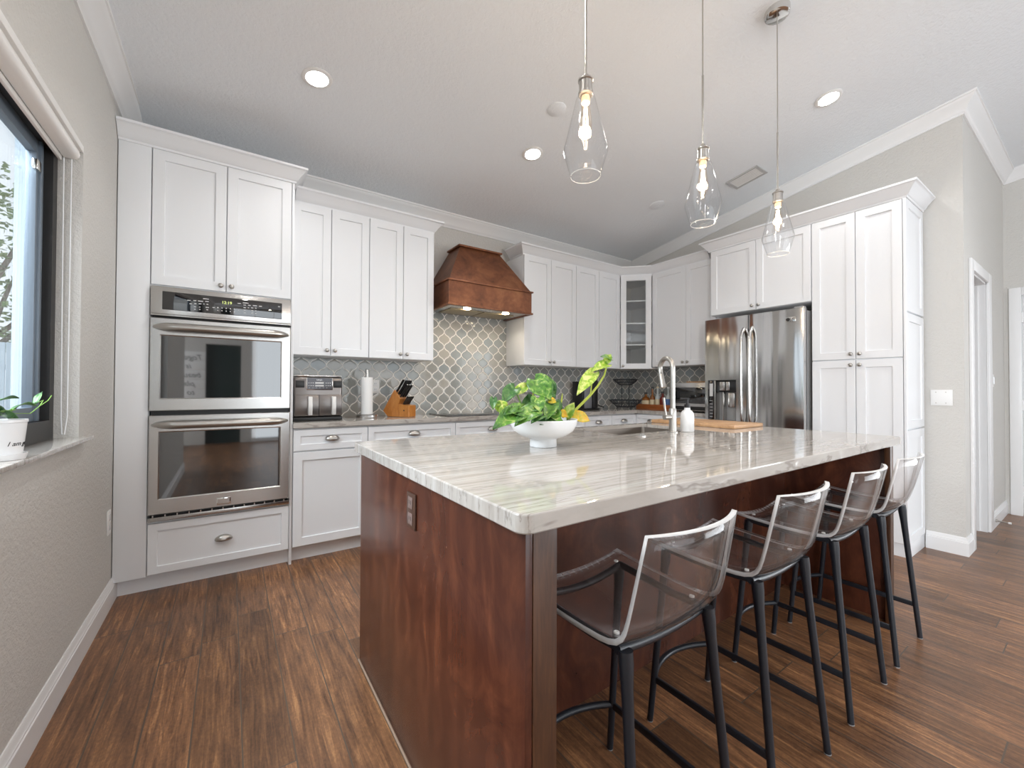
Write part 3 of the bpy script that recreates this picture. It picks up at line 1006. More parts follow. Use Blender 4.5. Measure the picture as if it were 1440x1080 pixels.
# cut out: rebuild as strips
mbl.bm.free()
mbl = MB()
uc, hw = (FR0 + FR1) / 2, (FR1 - FR0) / 2
def strip(u0, u1, z0, z1, n=6):
    us = [u0 + (u1 - u0) * i / n for i in range(n + 1)]
    ring = lambda z: [ff(us[0], 0.0, z)] + [ff(u, dd(u), z) for u in us] + [ff(us[-1], 0.0, z)]
    mbl.ring_loft([ring(z0), ring(z1)])
UE = FRM - 0.002
strip(FR0, UE, DZ1, FRZ, 12)
strip(FR0, UE, 0.80, DZ0, 12)
strip(FR0, DU0, DZ0, DZ1, 2)
strip(DU1, UE, DZ0, DZ1, 4)
dl = mbl.build('fridge_door', MT['fridge'], fr_, 20)
mbr, _ = curved_door(FRM + 0.002, FR1, 0.80, FRZ)
dr = mbr.build('fridge_door', MT['fridge'], fr_, 20)
mbf, _ = curved_door(FR0, FR1, 0.06, 0.79)
df_ = mbf.build('freezer_drawer', MT['fridge'], fr_, 20)
MB().tube([ff(-2.1, 0.075, 0.72), ff(-2.08, 0.125, 0.72), ff(-1.58, 0.125, 0.72), ff(-1.56, 0.075, 0.72)], 0.012, 12).build('freezer_handle', MT['steel'], df_, 60)
for pd, u in ((dl, FRM - 0.034), (dr, FRM + 0.034)):
    pts = []
    for i in range(21):
        t = i / 20
        z = 0.845 + t * 0.885
        e = min(t, 1 - t)
        pts.append(ff(u, 0.080 + 0.052 * min(1, e / 0.10) ** 0.6 + 0.012 * math.sin(PI * t), z))
    MB().tube(pts, 0.0145, 12).build('fridge_handle', MT['steel'], pd, 60)
# dispenser
dp = MB().box((DU0, 0.0, DZ0), (DU1, 0.008, DZ1), 0, ff)
dp.box((DU0, 0.0085, DZ0), (DU0 + 0.004, 0.070, DZ1), 0, ff).box((DU1 - 0.004, 0.0085, DZ0), (DU1, 0.070, DZ1), 0, ff).box((DU0 + 0.0045, 0.0085, DZ0), (DU1 - 0.0045, 0.074, DZ0 + 0.012), 0, ff)
dpo = dp.build('dispenser_recess', MT['greyplastic'], dl, 0)
MB().box((DU0 + 0.005, 0.009, DZ0 + 0.02), (DU0 + 0.068, 0.080, DZ1 - 0.004), 0.002, ff).build('dispenser_keypad', MT['blackglass'], dl)
for k in range(6):
    MB().box((DU0 + 0.022, 0.0802, 0.925 + 0.030 * k), (DU0 + 0.050, 0.0808, 0.929 + 0.030 * k), 0, ff).build('key_symbol', MT['print'], dl, 0)
MB().box((DU0 + 0.020, 0.0802, 1.12), (DU0 + 0.052, 0.0806, 1.24), 0, ff).build('status_display', MT['print'], dl, 0)
MB().box((DU0 + 0.0685, 0.009, DZ0 + 0.0125), (DU0 + 0.078, 0.082, DZ1 - 0.002), 0.001, ff).build('dispenser_bezel', MT['steel'], dl)
MB().box((DU0 + 0.0785, 0.009, 1.16), (DU1 - 0.005, 0.050, DZ1 - 0.002), 0.002, ff).build('dispenser_housing', MT['black'], dl)
MB().box((-2.10, 0.0505, 1.175), (-2.05, 0.078, 1.255), 0.004, ff).box((-2.042, 0.0505, 1.175), (-2.005, 0.078, 1.255), 0.004, ff).build('dispenser_spout', MT['steel'], dl)
MB().box((-2.045, 0.009, 1.02), (-1.985, 0.030, 1.155), 0.003, ff).build('dispenser_paddle', MT['steel'], dl)
MB().box((-2.075, 0.009, DZ0 + 0.0125), (-2.066, 0.070, 1.159), 0.001, ff).build('dispenser_post', MT['steel'], dl)
# badge on the right door
lg = MB()
lg.box((-1.540, dd(-1.54) - 0.001, 1.738), (-1.468, dd(-1.50) + 0.004, 1.780), 0.001, ff)
lg.build('badge_plate', MT['chrome'], dr)
def ring_disc(mb, fr, u, z, d, r, th, n=24):
    rr = [[fr(u + k * math.cos(2 * PI * i / n), d + e, z + k * math.sin(2 * PI * i / n)) for i in range(n)] for k, e in ((r, 0), (r, th), (0.0005, th))]
    mb.ring_loft(rr)
mb = MB()
ring_disc(mb, ff, -1.522, 1.759, dd(-1.50) + 0.004, 0.0145, 0.0012)
mb.build('badge_emblem', MT['ink'], dr)
text_mesh('badge_letters', 'LG', 0.030, face_matrix(ff(-1.489, dd(-1.5) + 0.0045, 1.759), (0, -1, 0), (0, 0, 1)), MT['ink'], dr)
MB().box((FR1 - 0.07, 0.0, FRZ), (FR1 - 0.005, 0.06, FRZ + 0.016), 0.003, ff).build('hinge_cover', MT['greyplastic'], fr_)

# ------------------------------------------------------------------ base cabinets and worktops
def base(fr, u0, u1, depth, label, rows, doors=2, name='base_cabinet'):
    c = fr((u0 + u1) / 2, -depth / 2, 0)
    t = thing(name, (c.x, c.y, 0), label, 'cabinet')
    MB().box((u0 + 0.001, -depth, 0.102), (u1 - 0.001, -0.0005, 0.905), 0.001, fr).build('carcass', MT['cab'], t)
    MB().box((u0 + 0.001, -depth, 0.0), (u1 - 0.001, -0.050, 0.1015), 0, fr).build('toe_kick', MT['cab'], t)
    n = rows
    w = (u1 - u0) / n
    for i in range(n):
        a = u0 + w * i
        drawer(fr, a, a + w, 0.752, 0.898, t, 0, (a + w / 2, 0.822))
    w = (u1 - u0) / doors
    for i in range(doors):
        a = u0 + w * i
        k = a + w - 0.028 if i % 2 == 0 else a + 0.028
        door(fr, a, a + w, 0.108, 0.746, t, 0, (k, 0.70))
    return t
fbb = BACK(3.15)
b1 = base(fbb, 0.355, 0.848, 0.455, 'white base cabinet under the air fryer, beside the ovens', 1, 1)
base(fbb, 0.848, 1.566, 0.455, 'white base cabinet under the knife block and paper towels', 1, 2)
base(fbb, 1.566, 2.30, 0.455, 'white base cabinet under the black cooktop', 1, 2)
base(fbb, 2.30, 3.06, 0.455, 'white base cabinet just right of the cooktop', 1, 2)
base(fbb, 3.06, 3.868, 0.455, 'white base cabinet in the back corner beyond the island', 2, 2)
fsb = SIDE(3.89)
base(fsb, -3.148, -2.275, 0.455, 'white base cabinet under the microwave beside the fridge', 2, 2)

# L-shaped perimeter worktop
mb = MB()
cz0, cz1 = 0.9075, 0.946
outline = [(0.3535, 3.111), (3.864, 3.111), (3.864, 2.2725), (XR - 0.0105, 2.2725), (XR - 0.0105, YB - 0.0105), (0.3535, YB - 0.0105)]
mb.ring_loft([[(x, y, z) for x, y in outline] for z in (cz0, cz1)])
bmesh.ops.bevel(mb.bm, geom=[e for e in mb.bm.edges if abs(e.verts[0].co.z - e.verts[1].co.z) < 1e-6], offset=0.005, segments=2, affect='EDGES')
tag(mb.build('worktop', MT['stone']), 'L-shaped cream stone worktop along the tiled back wall', 'countertop')

# ------------------------------------------------------------------ cooktop and hood
ck = thing('cooktop', (1.93, 3.36, 0.946), 'black glass cooktop set in the worktop below the copper hood', 'cooktop')
MB().box((1.515, 3.150, 0.9465), (2.350, 3.570, 0.954), 0.002).build('glass_top', MT['blackglass'], ck)
for (x, y, r) in ((1.70, 3.25, 0.075), (1.70, 3.46, 0.095), (2.15, 3.25, 0.095), (2.15, 3.46, 0.075), (1.93, 3.38, 0.11)):
    mb = MB()
    n = 32
    mb.ring_loft([[(x + k * math.cos(2 * PI * i / n), y + k * math.sin(2 * PI * i / n), 0.9543) for i in range(n)] for k in (r - 0.002, r)], cap0=False, cap1=False)
    mb.build('burner_ring', MT['greyplastic'], ck, 0)

hd = thing('range_hood', (1.94, 3.40, 1.90), 'copper range hood with tapered top over the cooktop', 'range hood')
HX0, HX1, HY = 1.506, 2.372, 3.15
hb = YB - 0.012
mb = MB()
mb.box((HX0, HY, 1.905), (HX1, HY + 0.018, 2.094)).box((HX0, HY + 0.0185, 1.905), (HX0 + 0.018, hb, 2.094)).box((HX1 - 0.018, HY + 0.0185, 1.905), (HX1, hb, 2.094))
mb.build('band', MT['copper'], hd)
for z, nm in ((2.0945, 'upper_rim'), (1.888, 'lower_rim')):
    mb = MB()
    e = 0.012 if z < 2 else 0.014
    hh = 0.0165 if z < 2 else 0.014
    x1 = HX1 + e
    mb.box((HX0 - e, HY - e, z), (x1, HY + 0.022, z + hh), 0.003).box((HX0 - e, HY + 0.0225, z), (HX0 + 0.022, hb, z + hh), 0.003).box((x1 - 0.036, HY + 0.0225, z), (x1, hb, z + hh), 0.003)
    mb.build(nm, MT['copper'], hd)
mb = MB()
b4 = [(HX0 + 0.006, HY + 0.006, 2.109), (HX1 - 0.006, HY + 0.006, 2.109), (HX1 - 0.006, hb, 2.109), (HX0 + 0.006, hb, 2.109)]
t4 = [(1.725, 3.372, 2.480), (2.147, 3.372, 2.480), (2.147, hb, 2.480), (1.725, hb, 2.480)]
mb.ring_loft([b4, t4])
mb.build('tapered_shell', MT['copper'], hd)
MB().box((1.703, 3.350, 2.4805), (2.169, hb, 2.496), 0.003).build('top_cap', MT['copper'], hd)
MB().box((HX0 + 0.023, HY + 0.023, 1.894), (HX1 - 0.023, hb - 0.001, 1.904), 0).build('liner', MT['steel'], hd)
for x0, x1 in ((1.60, 1.93), (1.945, 2.275)):
    MB().box((x0, HY + 0.16, 1.888), (x1, hb - 0.05, 1.8935), 0.002).build('filter', plain('brass_mesh', (0.40, 0.33, 0.22), 0.4, 0.8) if x0 < 1.9 else bpy.data.materials['brass_mesh'], hd)
for x in (1.735, 2.145):
    MB().lathe([(0.032, 0), (0.032, 0.006), (0.0, 0.006)], (x, HY + 0.105, 1.8875), 20).build('hood_lamp', MT['puck'], hd)
    l = bpy.data.lights.new('hood_lamp_light', 'SPOT')
    l.energy, l.color, l.spot_size, l.spot_blend, l.shadow_soft_size = 3.2, (1.0, 0.87, 0.70), 2.4, 0.6, 0.03
    lo = bpy.data.objects.new('hood_lamp_light', l)
    COL.objects.link(lo)
    lo.location = (x, HY + 0.105, 1.883)
    lo.rotation_euler = (math.radians(14), 0, 0)
    attach(lo, hd)
mb = MB()
for k in range(5):
    mb.box((1.90 + 0.018 * k, HY + 0.095, 1.889), (1.912 + 0.018 * k, HY + 0.112, 1.8935))
mb.build('hood_buttons', MT['whiteplastic'], hd)

# ------------------------------------------------------------------ island
isl = thing('kitchen_island', (1.64, 1.25, 0), 'dark cherry wood kitchen island base with open seating side', 'kitchen island')
MB().box((0.477, 0.650, 0.0), (0.494, 1.864, 0.906), 0.001).build('end_panel', MT['cherry'], isl)
MB().box((0.4945, 0.648, 0.0), (0.556, 0.672, 0.906), 0.002).build('corner_post', MT['post'], isl)
MB().box((2.798, 0.655, 0.0), (2.815, 1.864, 0.906), 0.001).build('end_panel', MT['cherry'], isl)
MB().box((2.752, 0.648, 0.0), (2.7975, 0.672, 0.906), 0.002).build('corner_post', MT['post'], isl)
MB().box((0.4945, 1.149, 0.0), (2.7975, 1.167, 0.906)).build('back_panel', MT['cherry'], isl)
mb = MB()
mb.box((0.4945, 1.850, 0.10), (2.7975, 1.864, 0.906)).box((0.4945, 1.78, 0.0), (2.7975, 1.795, 0.0995))
mb.build('working_side', MT['cherry'], isl)
fi = Fr((0, 1.8645, 0), (-1, 0, 0), (0, 1, 0))
for k in range(5):
    a = -2.79 + 0.458 * k
    MB().shaker(fi, a + 0.004, a + 0.454, 0.11, 0.895, 0, 0.018, 0.055).build('door', MT['cherry'], isl)
MB().tube([(0.474, 0.66, 0.006), (0.474, 1.864, 0.006)], 0.0045, 6).build('floor_bead', plain('tan_caulk', (0.30, 0.21, 0.15), 0.7), isl)

# island worktop with sink cut-out
SKX0, SKX1, SKY0, SKY1 = 1.672, 2.335, 1.455, 1.835
IX0, IX1, IY0, IY1 = 0.450, 2.842, 0.624, 1.894
def rrect(x0, x1, y0, y1, r, n=6):
    pts = []
    for cx, cy, a0 in ((x1 - r, y0 + r, -PI / 2), (x1 - r, y1 - r, 0), (x0 + r, y1 - r, PI / 2), (x0 + r, y0 + r, PI)):
        for i in range(n + 1):
            a = a0 + PI / 2 * i / n
            pts.append((cx + r * math.cos(a), cy + r * math.sin(a)))
    return pts
mb = MB()
bm = mb.bm
R0 = 0.030
outer = []
for ins, z in ((0.003, 0.9068), (0.0, 0.910), (0.0, 0.9425), (0.0011, 0.9449), (0.0035, 0.946)):
    outer.append([bm.verts.new((x, y, z)) for x, y in rrect(IX0 + ins, IX1 - ins, IY0 + ins, IY1 - ins, R0 - ins)])
for a, b in zip(outer[:-1], outer[1:]):
    for i in range(len(a)):
        j = (i + 1) % len(a)
        bm.faces.new((a[i], a[j], b[j], b[i]))
inner = []
for z, off in ((0.9068, 0.030), (0.926, 0.030), (0.926, 0.0), (0.946, 0.0)):
    inner.append([bm.verts.new((x, y, z)) for x, y in rrect(SKX0 - off, SKX1 + off, SKY0 - off, SKY1 + off, 0.012 + off, 3)])
for a, b in zip(inner[:-1], inner[1:]):
    for i in range(len(a)):
        j = (i + 1) % len(a)
        bm.faces.new((a[i], b[i], b[j], a[j]))
def fill_hole(o_, i_, flip):
    # both loops start on the lower right corner arc and run counter-clockwise: four quads/ngons between matching corners
    no, ni = len(o_) // 4, len(i_) // 4
    for q in range(4):
        oa = [o_[(q * no + k) % len(o_)] for k in range(no + 1)]
        ia = [i_[(q * ni + k) % len(i_)] for k in range(ni + 1)]
        # corner fan + the straight side following it
        bm.faces.new((oa[:-1] + ia[:-1][::-1]))
        bm.faces.new((oa[-2], oa[-1], ia[-1], ia[-2]))
fill_hole(outer[0], inner[0], True)
fill_hole(outer[-1], inner[-1], False)
tag(mb.build('island_worktop', MT['stone'], None, 20), 'polished cream quartzite island top with grey veins and sink cut-out', 'countertop')

# outlet on the island end
io = thing('outlet', (0.476, 1.248, 0.745), 'dark brown power outlet on the end of the cherry island', 'outlet')
fe = Fr((0.4765, 0, 0), (0, -1, 0), (-1, 0, 0))
MB().box((-1.285, 0, 0.745), (-1.213, 0.006, 0.855), 0.002, fe).build('cover_plate', MT['outlet'], io)
for z in (0.775, 0.825):
    s_ = MB().box((-1.267, 0.0062, z - 0.018), (-1.231, 0.0085, z + 0.018), 0.001, fe).build('socket', plain('outlet_face', (0.20, 0.14, 0.125), 0.3), io)
    MB().box((-1.257, 0.0087, z - 0.004), (-1.254, 0.009, z + 0.008), 0, fe).box((-1.244, 0.0087, z - 0.004), (-1.241, 0.009, z + 0.008), 0, fe).build('slots', MT['ink'], s_, 0)

# sink
sk = thing('sink', (1.92, 1.58, 0.74), 'stainless undermount sink bowl in the island top', 'sink')
mb = MB()
o1 = rrect(SKX0 - 0.012, SKX1 + 0.012, SKY0 - 0.012, SKY1 + 0.012, 0.02, 4)
i1 = rrect(SKX0 - 0.003, SKX1 + 0.003, SKY0 - 0.003, SKY1 + 0.003, 0.018, 4)
i2 = rrect(SKX0 + 0.006, SKX1 - 0.006, SKY0 + 0.006, SKY1 - 0.006, 0.03, 4)
o2 = rrect(SKX0 + 0.002, SKX1 - 0.002, SKY0 + 0.002, SKY1 - 0.002, 0.03, 4)
Z3 = lambda pts, z: [(x, y, z) for x, y in pts]
mb.ring_loft([Z3(o2, 0.735), Z3(o1, 0.920), Z3(o1, 0.9254), Z3(i1, 0.9254), Z3(i2, 0.745)])
mb.build('basin', plain('satin_sink_steel', (0.27, 0.235, 0.205), 0.38, 0.9), sk, 40)
MB().lathe([(0.030, 0), (0.030, 0.003), (0.022, 0.004), (0.020, 0.001), (0, 0.001)], (2.00, 1.65, 0.7452), 20).build('drain', MT['chrome'], sk)

# faucet
fa = thing('faucet', (2.018, 1.384, 0.946), 'brushed nickel gooseneck kitchen faucet beside the island sink', 'faucet')
MB().lathe([(0.027, 0.0005), (0.027, 0.005), (0.0205, 0.008), (0.0195, 0.075), (0.0195, 0.128), (0.017, 0.133), (0, 0.133)], (2.018, 1.384, 0.946), 24).build('base', MT['nickel'], fa)
dxy = Vector((0.028, 0.100, 0)).normalized()
pts = [(2.018, 1.384, 1.078)]
rad = 0.053
cx, cy, cz = 2.018 + dxy.x * rad, 1.384 + dxy.y * rad, 1.304
pts += [(2.018, 1.384, 1.15), (2.018, 1.384, 1.24)]
for i in range(0, 15):
    a = PI - (PI + math.radians(14)) * i / 14
    pts.append((cx + dxy.x * rad * math.cos(a), cy + dxy.y * rad * math.cos(a), cz + rad * math.sin(a)))
lx, ly, lz = pts[-1]
pts.append((lx - dxy.x * 0.004, ly - dxy.y * 0.004, lz - 0.016))
MB().tube(pts, 0.0135, 14).build('gooseneck_spout', MT['nickel'], fa, 60)
e = Vector(pts[-1])
dn = (Vector(pts[-1]) - Vector(pts[-2])).normalized()
MB().tube([e + dn * 0.002, e + dn * 0.016, e + dn * 0.055, e + dn * 0.085], [0.0140, 0.0150, 0.0162, 0.0162], 14).build('spray_head', MT['nickel'], fa, 60)
hl = Vector((-0.985, 0.17, 0))
h0 = Vector((2.018, 1.384, 1.030))
hb_ = MB().tube([h0 + hl * 0.020, h0 + hl * 0.062], 0.0135, 14).build('handle', MT['nickel'], fa, 60)
MB().tube([h0 + hl * 0.050 + Vector((0, 0, 0.012)), h0 + hl * 0.058 + Vector((0, 0, 0.05)), h0 + hl * 0.066 + Vector((0, 0, 0.108))], [0.006, 0.0055, 0.0065], 10).build('lever', MT['nickel'], hb_, 60)
tag(MB().lathe([(0.020, 0.0), (0.020, 0.004), (0.014, 0.007), (0.013, 0.010), (0, 0.011)], (1.716, 1.352, 0.9465), 20).build('sink_air_button', MT['chrome']), 'small round chrome button on the island top near the sink', 'button')

# soap bottle
sb = thing('soap_bottle', (2.121, 1.363, 0.946), 'white round soap bottle with black pump beside the faucet', 'soap dispenser')
MB().lathe([(0.034, 0.001), (0.0365, 0.004), (0.0365, 0.088), (0.034, 0.104), (0.026, 0.116), (0.0165, 0.122), (0.0155, 0.134), (0, 0.134)], (2.121, 1.363, 0.946), 28).build('bottle_body', MT['white'], sb, 50)
pm = MB().lathe([(0.0165, 0.1345), (0.0165, 0.152), (0.008, 0.155), (0.006, 0.178), (0, 0.178)], (2.121, 1.363, 0.946), 20).build('pump', MT['black'], sb)
MB().box((-0.008, -0.010, 0.1785), (0.008, 0.038, 0.190), 0.003, Fr((2.121, 1.363, 0.946), (0.7, 0.7, 0), (-0.7, 0.7, 0))).build('nozzle', MT['black'], pm)

# cutting board
cb = MB().box((2.485, 1.290, 0.9465), (2.905, 1.880, 0.968), 0.004)
cb = MB()
cb.box((2.482, 1.288, 0.9465), (2.838, 1.875, 0.969), 0.004)
tag(cb.build('cutting_board', MT['butcher']), 'large butcher block cutting board lying right of the faucet', 'cutting board')


# ------------------------------------------------------------------ leaves
def leaf(name, base, tip, width, mat, parent, up=(0, 0, 1), droop=0.25, cup=0.18, wave=0.05, n=10):
    """heart shaped leaf with a folded midrib and drooping tip"""
    b, t = Vector(base), Vector(tip)
    ax = t - b
    L = ax.length
    ax.normalize()
    up = Vector(up)
    side = ax.cross(up)
    if side.length < 1e-3:
        side = ax.cross(Vector((1, 0, 0)))
    side.normalize()
    nrm = side.cross(ax).normalized()
    rows = []
    for i in range(n + 1):
        s = i / n
        wv = width * (math.sin(PI * min(1, s * 0.80 + 0.20)) ** 0.8) * (1 - s ** 4 * 0.35)
        if i == n:
            wv = 0.0015
        if i == 0:
            wv = width * 0.42
        row = []
        for j in range(-3, 4):
            q = j / 3
            back = -0.10 * L * abs(q) ** 1.5 * (1 - s) ** 3 * 1.5
            h = cup * abs(q) * wv - droop * L * (s * s - s) * 0.9 + wave * width * math.sin(7 * s + 2.4 * q)
            row.append(b + ax * (s * L + back) + side * (q * wv * 0.5) + nrm * h)
        rows.append(row)
    mb = MB()
    mb.ring_loft(rows, close=False)
    o = mb.build(name, mat, parent, 80)
    so = o.modifiers.new('thickness', 'SOLIDIFY')
    so.thickness = 0.0009
    return o


def pix(u, v, y):
    d = _F + _R * ((u - 720) / 581.5) + _U * ((540 - v) / 581.5)
    return Vector((0, 0, H)) + d * (y / d.y)


# ------------------------------------------------------------------ bowl planter on the island
bp = thing('plant_bowl', (1.068, 1.335, 0.946), 'white footed bowl on the island, planted with trailing pothos', 'planter')
prof = [(0.0, 0.001), (0.054, 0.001), (0.056, 0.004), (0.0545, 0.030), (0.060, 0.036), (0.092, 0.046), (0.122, 0.066), (0.135, 0.090), (0.1395, 0.112), (0.138, 0.1135), (0.135, 0.1125), (0.130, 0.092), (0.117, 0.070), (0.06, 0.050), (0.0, 0.048)]
MB().lathe(prof, (1.068, 1.335, 0.946), 48).build('bowl', MT['white'], bp, 50)
MB().lathe([(0.0, 0.0), (0.128, 0.0), (0.128, 0.004), (0.08, 0.010), (0.0, 0.014)], (1.068, 1.335, 1.034), 32).build('soil', MT['soil'], bp)
def pl(u0, v0, y0, u1, v1, y1, wpx, mat, **kw):
    y = (y0 + y1) / 2
    b, t = pix(u0, v0, y0), pix(u1, v1, y1)
    w = wpx * (b - Vector((0, 0, H))).dot(_F) / 581.5
    leaf('leaf', b, t, w * 1.22, MT[mat], bp, kw.pop('up', (-_F * 0.9 + Vector((0, 0, 0.5)))), **kw)
Z6 = lambda x, y: (660 + x / 6, 480 + y / 6)
def L6(x0, y0, d0, x1, y1, d1, w, mat, **kw):
    a, b = Z6(x0, y0), Z6(x1, y1)
    pl(a[0], a[1], 1.335 + d0, b[0], b[1], 1.335 + d1, w / 6, mat, **kw)
L6(545, 325, 0.02, 690, 500, -0.05, 170, 'leafg', droop=0.35)
L6(620, 345, 0.04, 725, 480, 0.00, 120, 'leafd', droop=0.4)
L6(400, 430, 0.03, 520, 360, 0.02, 75, 'leafy', droop=0.3)
L6(385, 395, 0.02, 275, 525, -0.01, 110, 'leafd', droop=0.3)
L6(205, 480, 0.0, 200, 580, -0.02, 55, 'leafd', droop=0.4)
L6(235, 530, 0.0, 325, 605, -0.02, 90, 'leafy', droop=0.5, wave=0.14)
L6(330, 560, -0.03, 255, 640, -0.07, 85, 'leafy', droop=0.3)
L6(460, 590, -0.06, 195, 740, -0.11, 150, 'leafg', droop=0.3)
L6(560, 585, -0.07, 380, 715, -0.12, 130, 'leafg', droop=0.35)
L6(440, 575, -0.05, 280, 625, -0.09, 95, 'leafg', droop=0.5)
L6(575, 480, -0.04, 590, 605, -0.09, 105, 'leafg', droop=0.25)
L6(700, 515, -0.03, 640, 670, -0.10, 110, 'leafg', droop=0.25)
L6(760, 590, -0.02, 690, 520, -0.05, 120, 'leafd', droop=0.3)
L6(640, 640, -0.06, 800, 685, -0.09, 95, 'leafg', droop=0.25)
L6(590, 690, -0.09, 700, 640, -0.06, 80, 'leafd', droop=0.3)
L6(560, 560, -0.05, 450, 600, -0.08, 90, 'leafd', droop=0.3)
L6(815, 640, 0.00, 885, 515, -0.02, 75, 'leafy', droop=0.3)
L6(760, 600, 0.00, 830, 640, -0.02, 60, 'leaff', droop=0.3)
L6(862, 625, -0.01, 1020, 672, -0.03, 85, 'leaff', droop=0.35)
L6(1165, 195, -0.02, 1025, 255, -0.05, 75, 'leafy', droop=0.3)
L6(1050, 265, -0.03, 905, 455, -0.06, 95, 'leafy', droop=0.2)
L6(1150, 180, -0.02, 1195, 108, -0.03, 55, 'leafy', droop=0.3)
L6(1195, 150, -0.02, 1105, 130, -0.03, 45, 'leafg', droop=0.3)
def S6(pts, r, mat):
    P = [pix(*Z6(x, y), 1.335 + d) for x, y, d in pts]
    MB().tube(P, r, 8).build('stem', MT[mat], bp, 60)
L6(470, 640, -0.06, 330, 590, -0.10, 110, 'leafg', droop=0.4)
L6(520, 560, 0.02, 500, 440, 0.03, 120, 'leafd', droop=0.4)
L6(610, 620, -0.08, 520, 690, -0.13, 90, 'leafd', droop=0.35)
L6(700, 600, -0.05, 760, 690, -0.12, 100, 'leafg', droop=0.3)
L6(670, 500, -0.04, 735, 515, -0.06, 50, 'leaff', droop=0.3)
S6([(830, 690, 0.0), (875, 600, 0.0), (950, 525, -0.01), (1020, 455, -0.02), (1085, 375, -0.02), (1140, 285, -0.02), (1162, 200, -0.02)], [0.0045, 0.0055, 0.0062, 0.0058, 0.005, 0.004, 0.003], 'stem')
S6([(1018, 455, -0.02), (1030, 390, -0.025), (1035, 330, -0.03), (1050, 270, -0.03)], 0.0025, 'stem')
S6([(755, 640, 0.0), (762, 570, 0.0), (778, 500, 0.01), (785, 440, 0.01)], [0.004, 0.0042, 0.004, 0.0018], 'stem')
S6([(545, 640, -0.04), (540, 560, -0.02), (535, 470, -0.01), (545, 400, 0.01)], 0.0032, 'stem')
S6([(600, 680, -0.02), (650, 560, 0.0), (620, 430, 0.02), (570, 340, 0.02)], 0.003, 'stemd')
S6([(560, 680, -0.02), (450, 560, -0.02), (400, 440, 0.0), (385, 400, 0.02)], 0.003, 'stemd')
S6([(540, 690, -0.03), (380, 600, -0.04), (260, 530, 0.0), (205, 490, 0.0)], 0.0025, 'stemd')
S6([(640, 690, -0.03), (560, 600, -0.06), (500, 600, -0.06), (450, 592, -0.06)], 0.0028, 'stemd')
S6([(700, 700, -0.02), (710, 600, -0.02), (700, 520, -0.03)], 0.0028, 'stemd')

# ------------------------------------------------------------------ plant pot on the window sill
px_, py_ = -0.550, 1.835
pp = thing('plant_pot', (px_, py_, 0.969), 'small white lettered pot with a green plant on the window sill', 'planter')
MB().lathe([(0.0, 0.008), (0.043, 0.008), (0.0515, 0.108), (0.0535, 0.109), (0.0535, 0.117), (0.049, 0.117), (0.046, 0.090), (0, 0.090)], (px_, py_, 0.969), 36).build('pot', MT['white'], pp, 40)
MB().lathe([(0.0, 0.0005), (0.049, 0.0005), (0.0525, 0.012), (0.0535, 0.018), (0.050, 0.018), (0.045, 0.007), (0, 0.007)], (px_, py_, 0.969), 36).build('saucer', MT['white'], pp, 40)
MB().lathe([(0.0, 0.0), (0.039, 0.0), (0.03, 0.006), (0.0, 0.008)], (px_, py_, 1.0595), 20).build('soil', MT['soil'], pp)
vd = Vector((px_, py_, 0)).normalized()
rt = Vector((-vd.y, vd.x, 0)) * -1
tm = text_mesh('lettering', 'I am gr', 0.0185, Matrix.Identity(4), MT['ink'], pp, 0.0004, 'LEFT', 0.3)
for v in tm.data.vertices:
    u, z = v.co.x, v.co.y
    ang = (u + 0.012) / 0.047
    rr = 0.0463 + 0.0008 + v.co.z + z * 0.085
    dirv = (-vd) * math.cos(ang) + rt * math.sin(ang)
    v.co = Vector((px_, py_, 0.969 + 0.047 + z)) + dirv * rr
def pw(u, v, dx=0.0):
    d = _F + _R * ((u - 720) / 581.5) + _U * ((540 - v) / 581.5)
    return Vector((0, 0, H)) + d * ((-0.552 + dx) / d.x)
Z7 = lambda x, y: (x / 7.714, 540 + y / 7.714)
def L7(x0, y0, d0, x1, y1, d1, w, mat, **kw):
    b, t = pw(*Z7(x0, y0), d0), pw(*Z7(x1, y1), d1)
    leaf('leaf', b, t, w, MT[mat], pp, -_F + Vector((0, 0, 0.9)), **kw)
L7(-70, 230, 0, 205, 150, 0.01, 0.030, 'leafd', droop=0.25)
L7(395, 205, 0.012, 460, 82, 0.016, 0.022, 'leafd', droop=0.2)
L7(165, 280, 0, 400, 235, 0.012, 0.024, 'leafd', droop=0.4)
L7(60, 330, 0.01, 225, 410, 0.018, 0.024, 'leafd', droop=0.4)
L7(40, 320, 0.0, -80, 400, 0.01, 0.028, 'leafd', droop=0.3)
L7(30, 320, 0.0, -60, 260, 0.01, 0.026, 'leafd', droop=0.3)
for P7 in ([(20, 300), (170, 320), (330, 320), (430, 240), (520, 180), (560, 125)], [(430, 240), (470, 175), (390, 210)], [(-60, 300), (60, 290), (170, 280)], [(130, 390), (125, 300), (120, 270)]):
    MB().tube([pw(*Z7(a, b), 0.008) for a, b in P7], 0.0014, 6).build('stem', MT['stemd'], pp, 60)

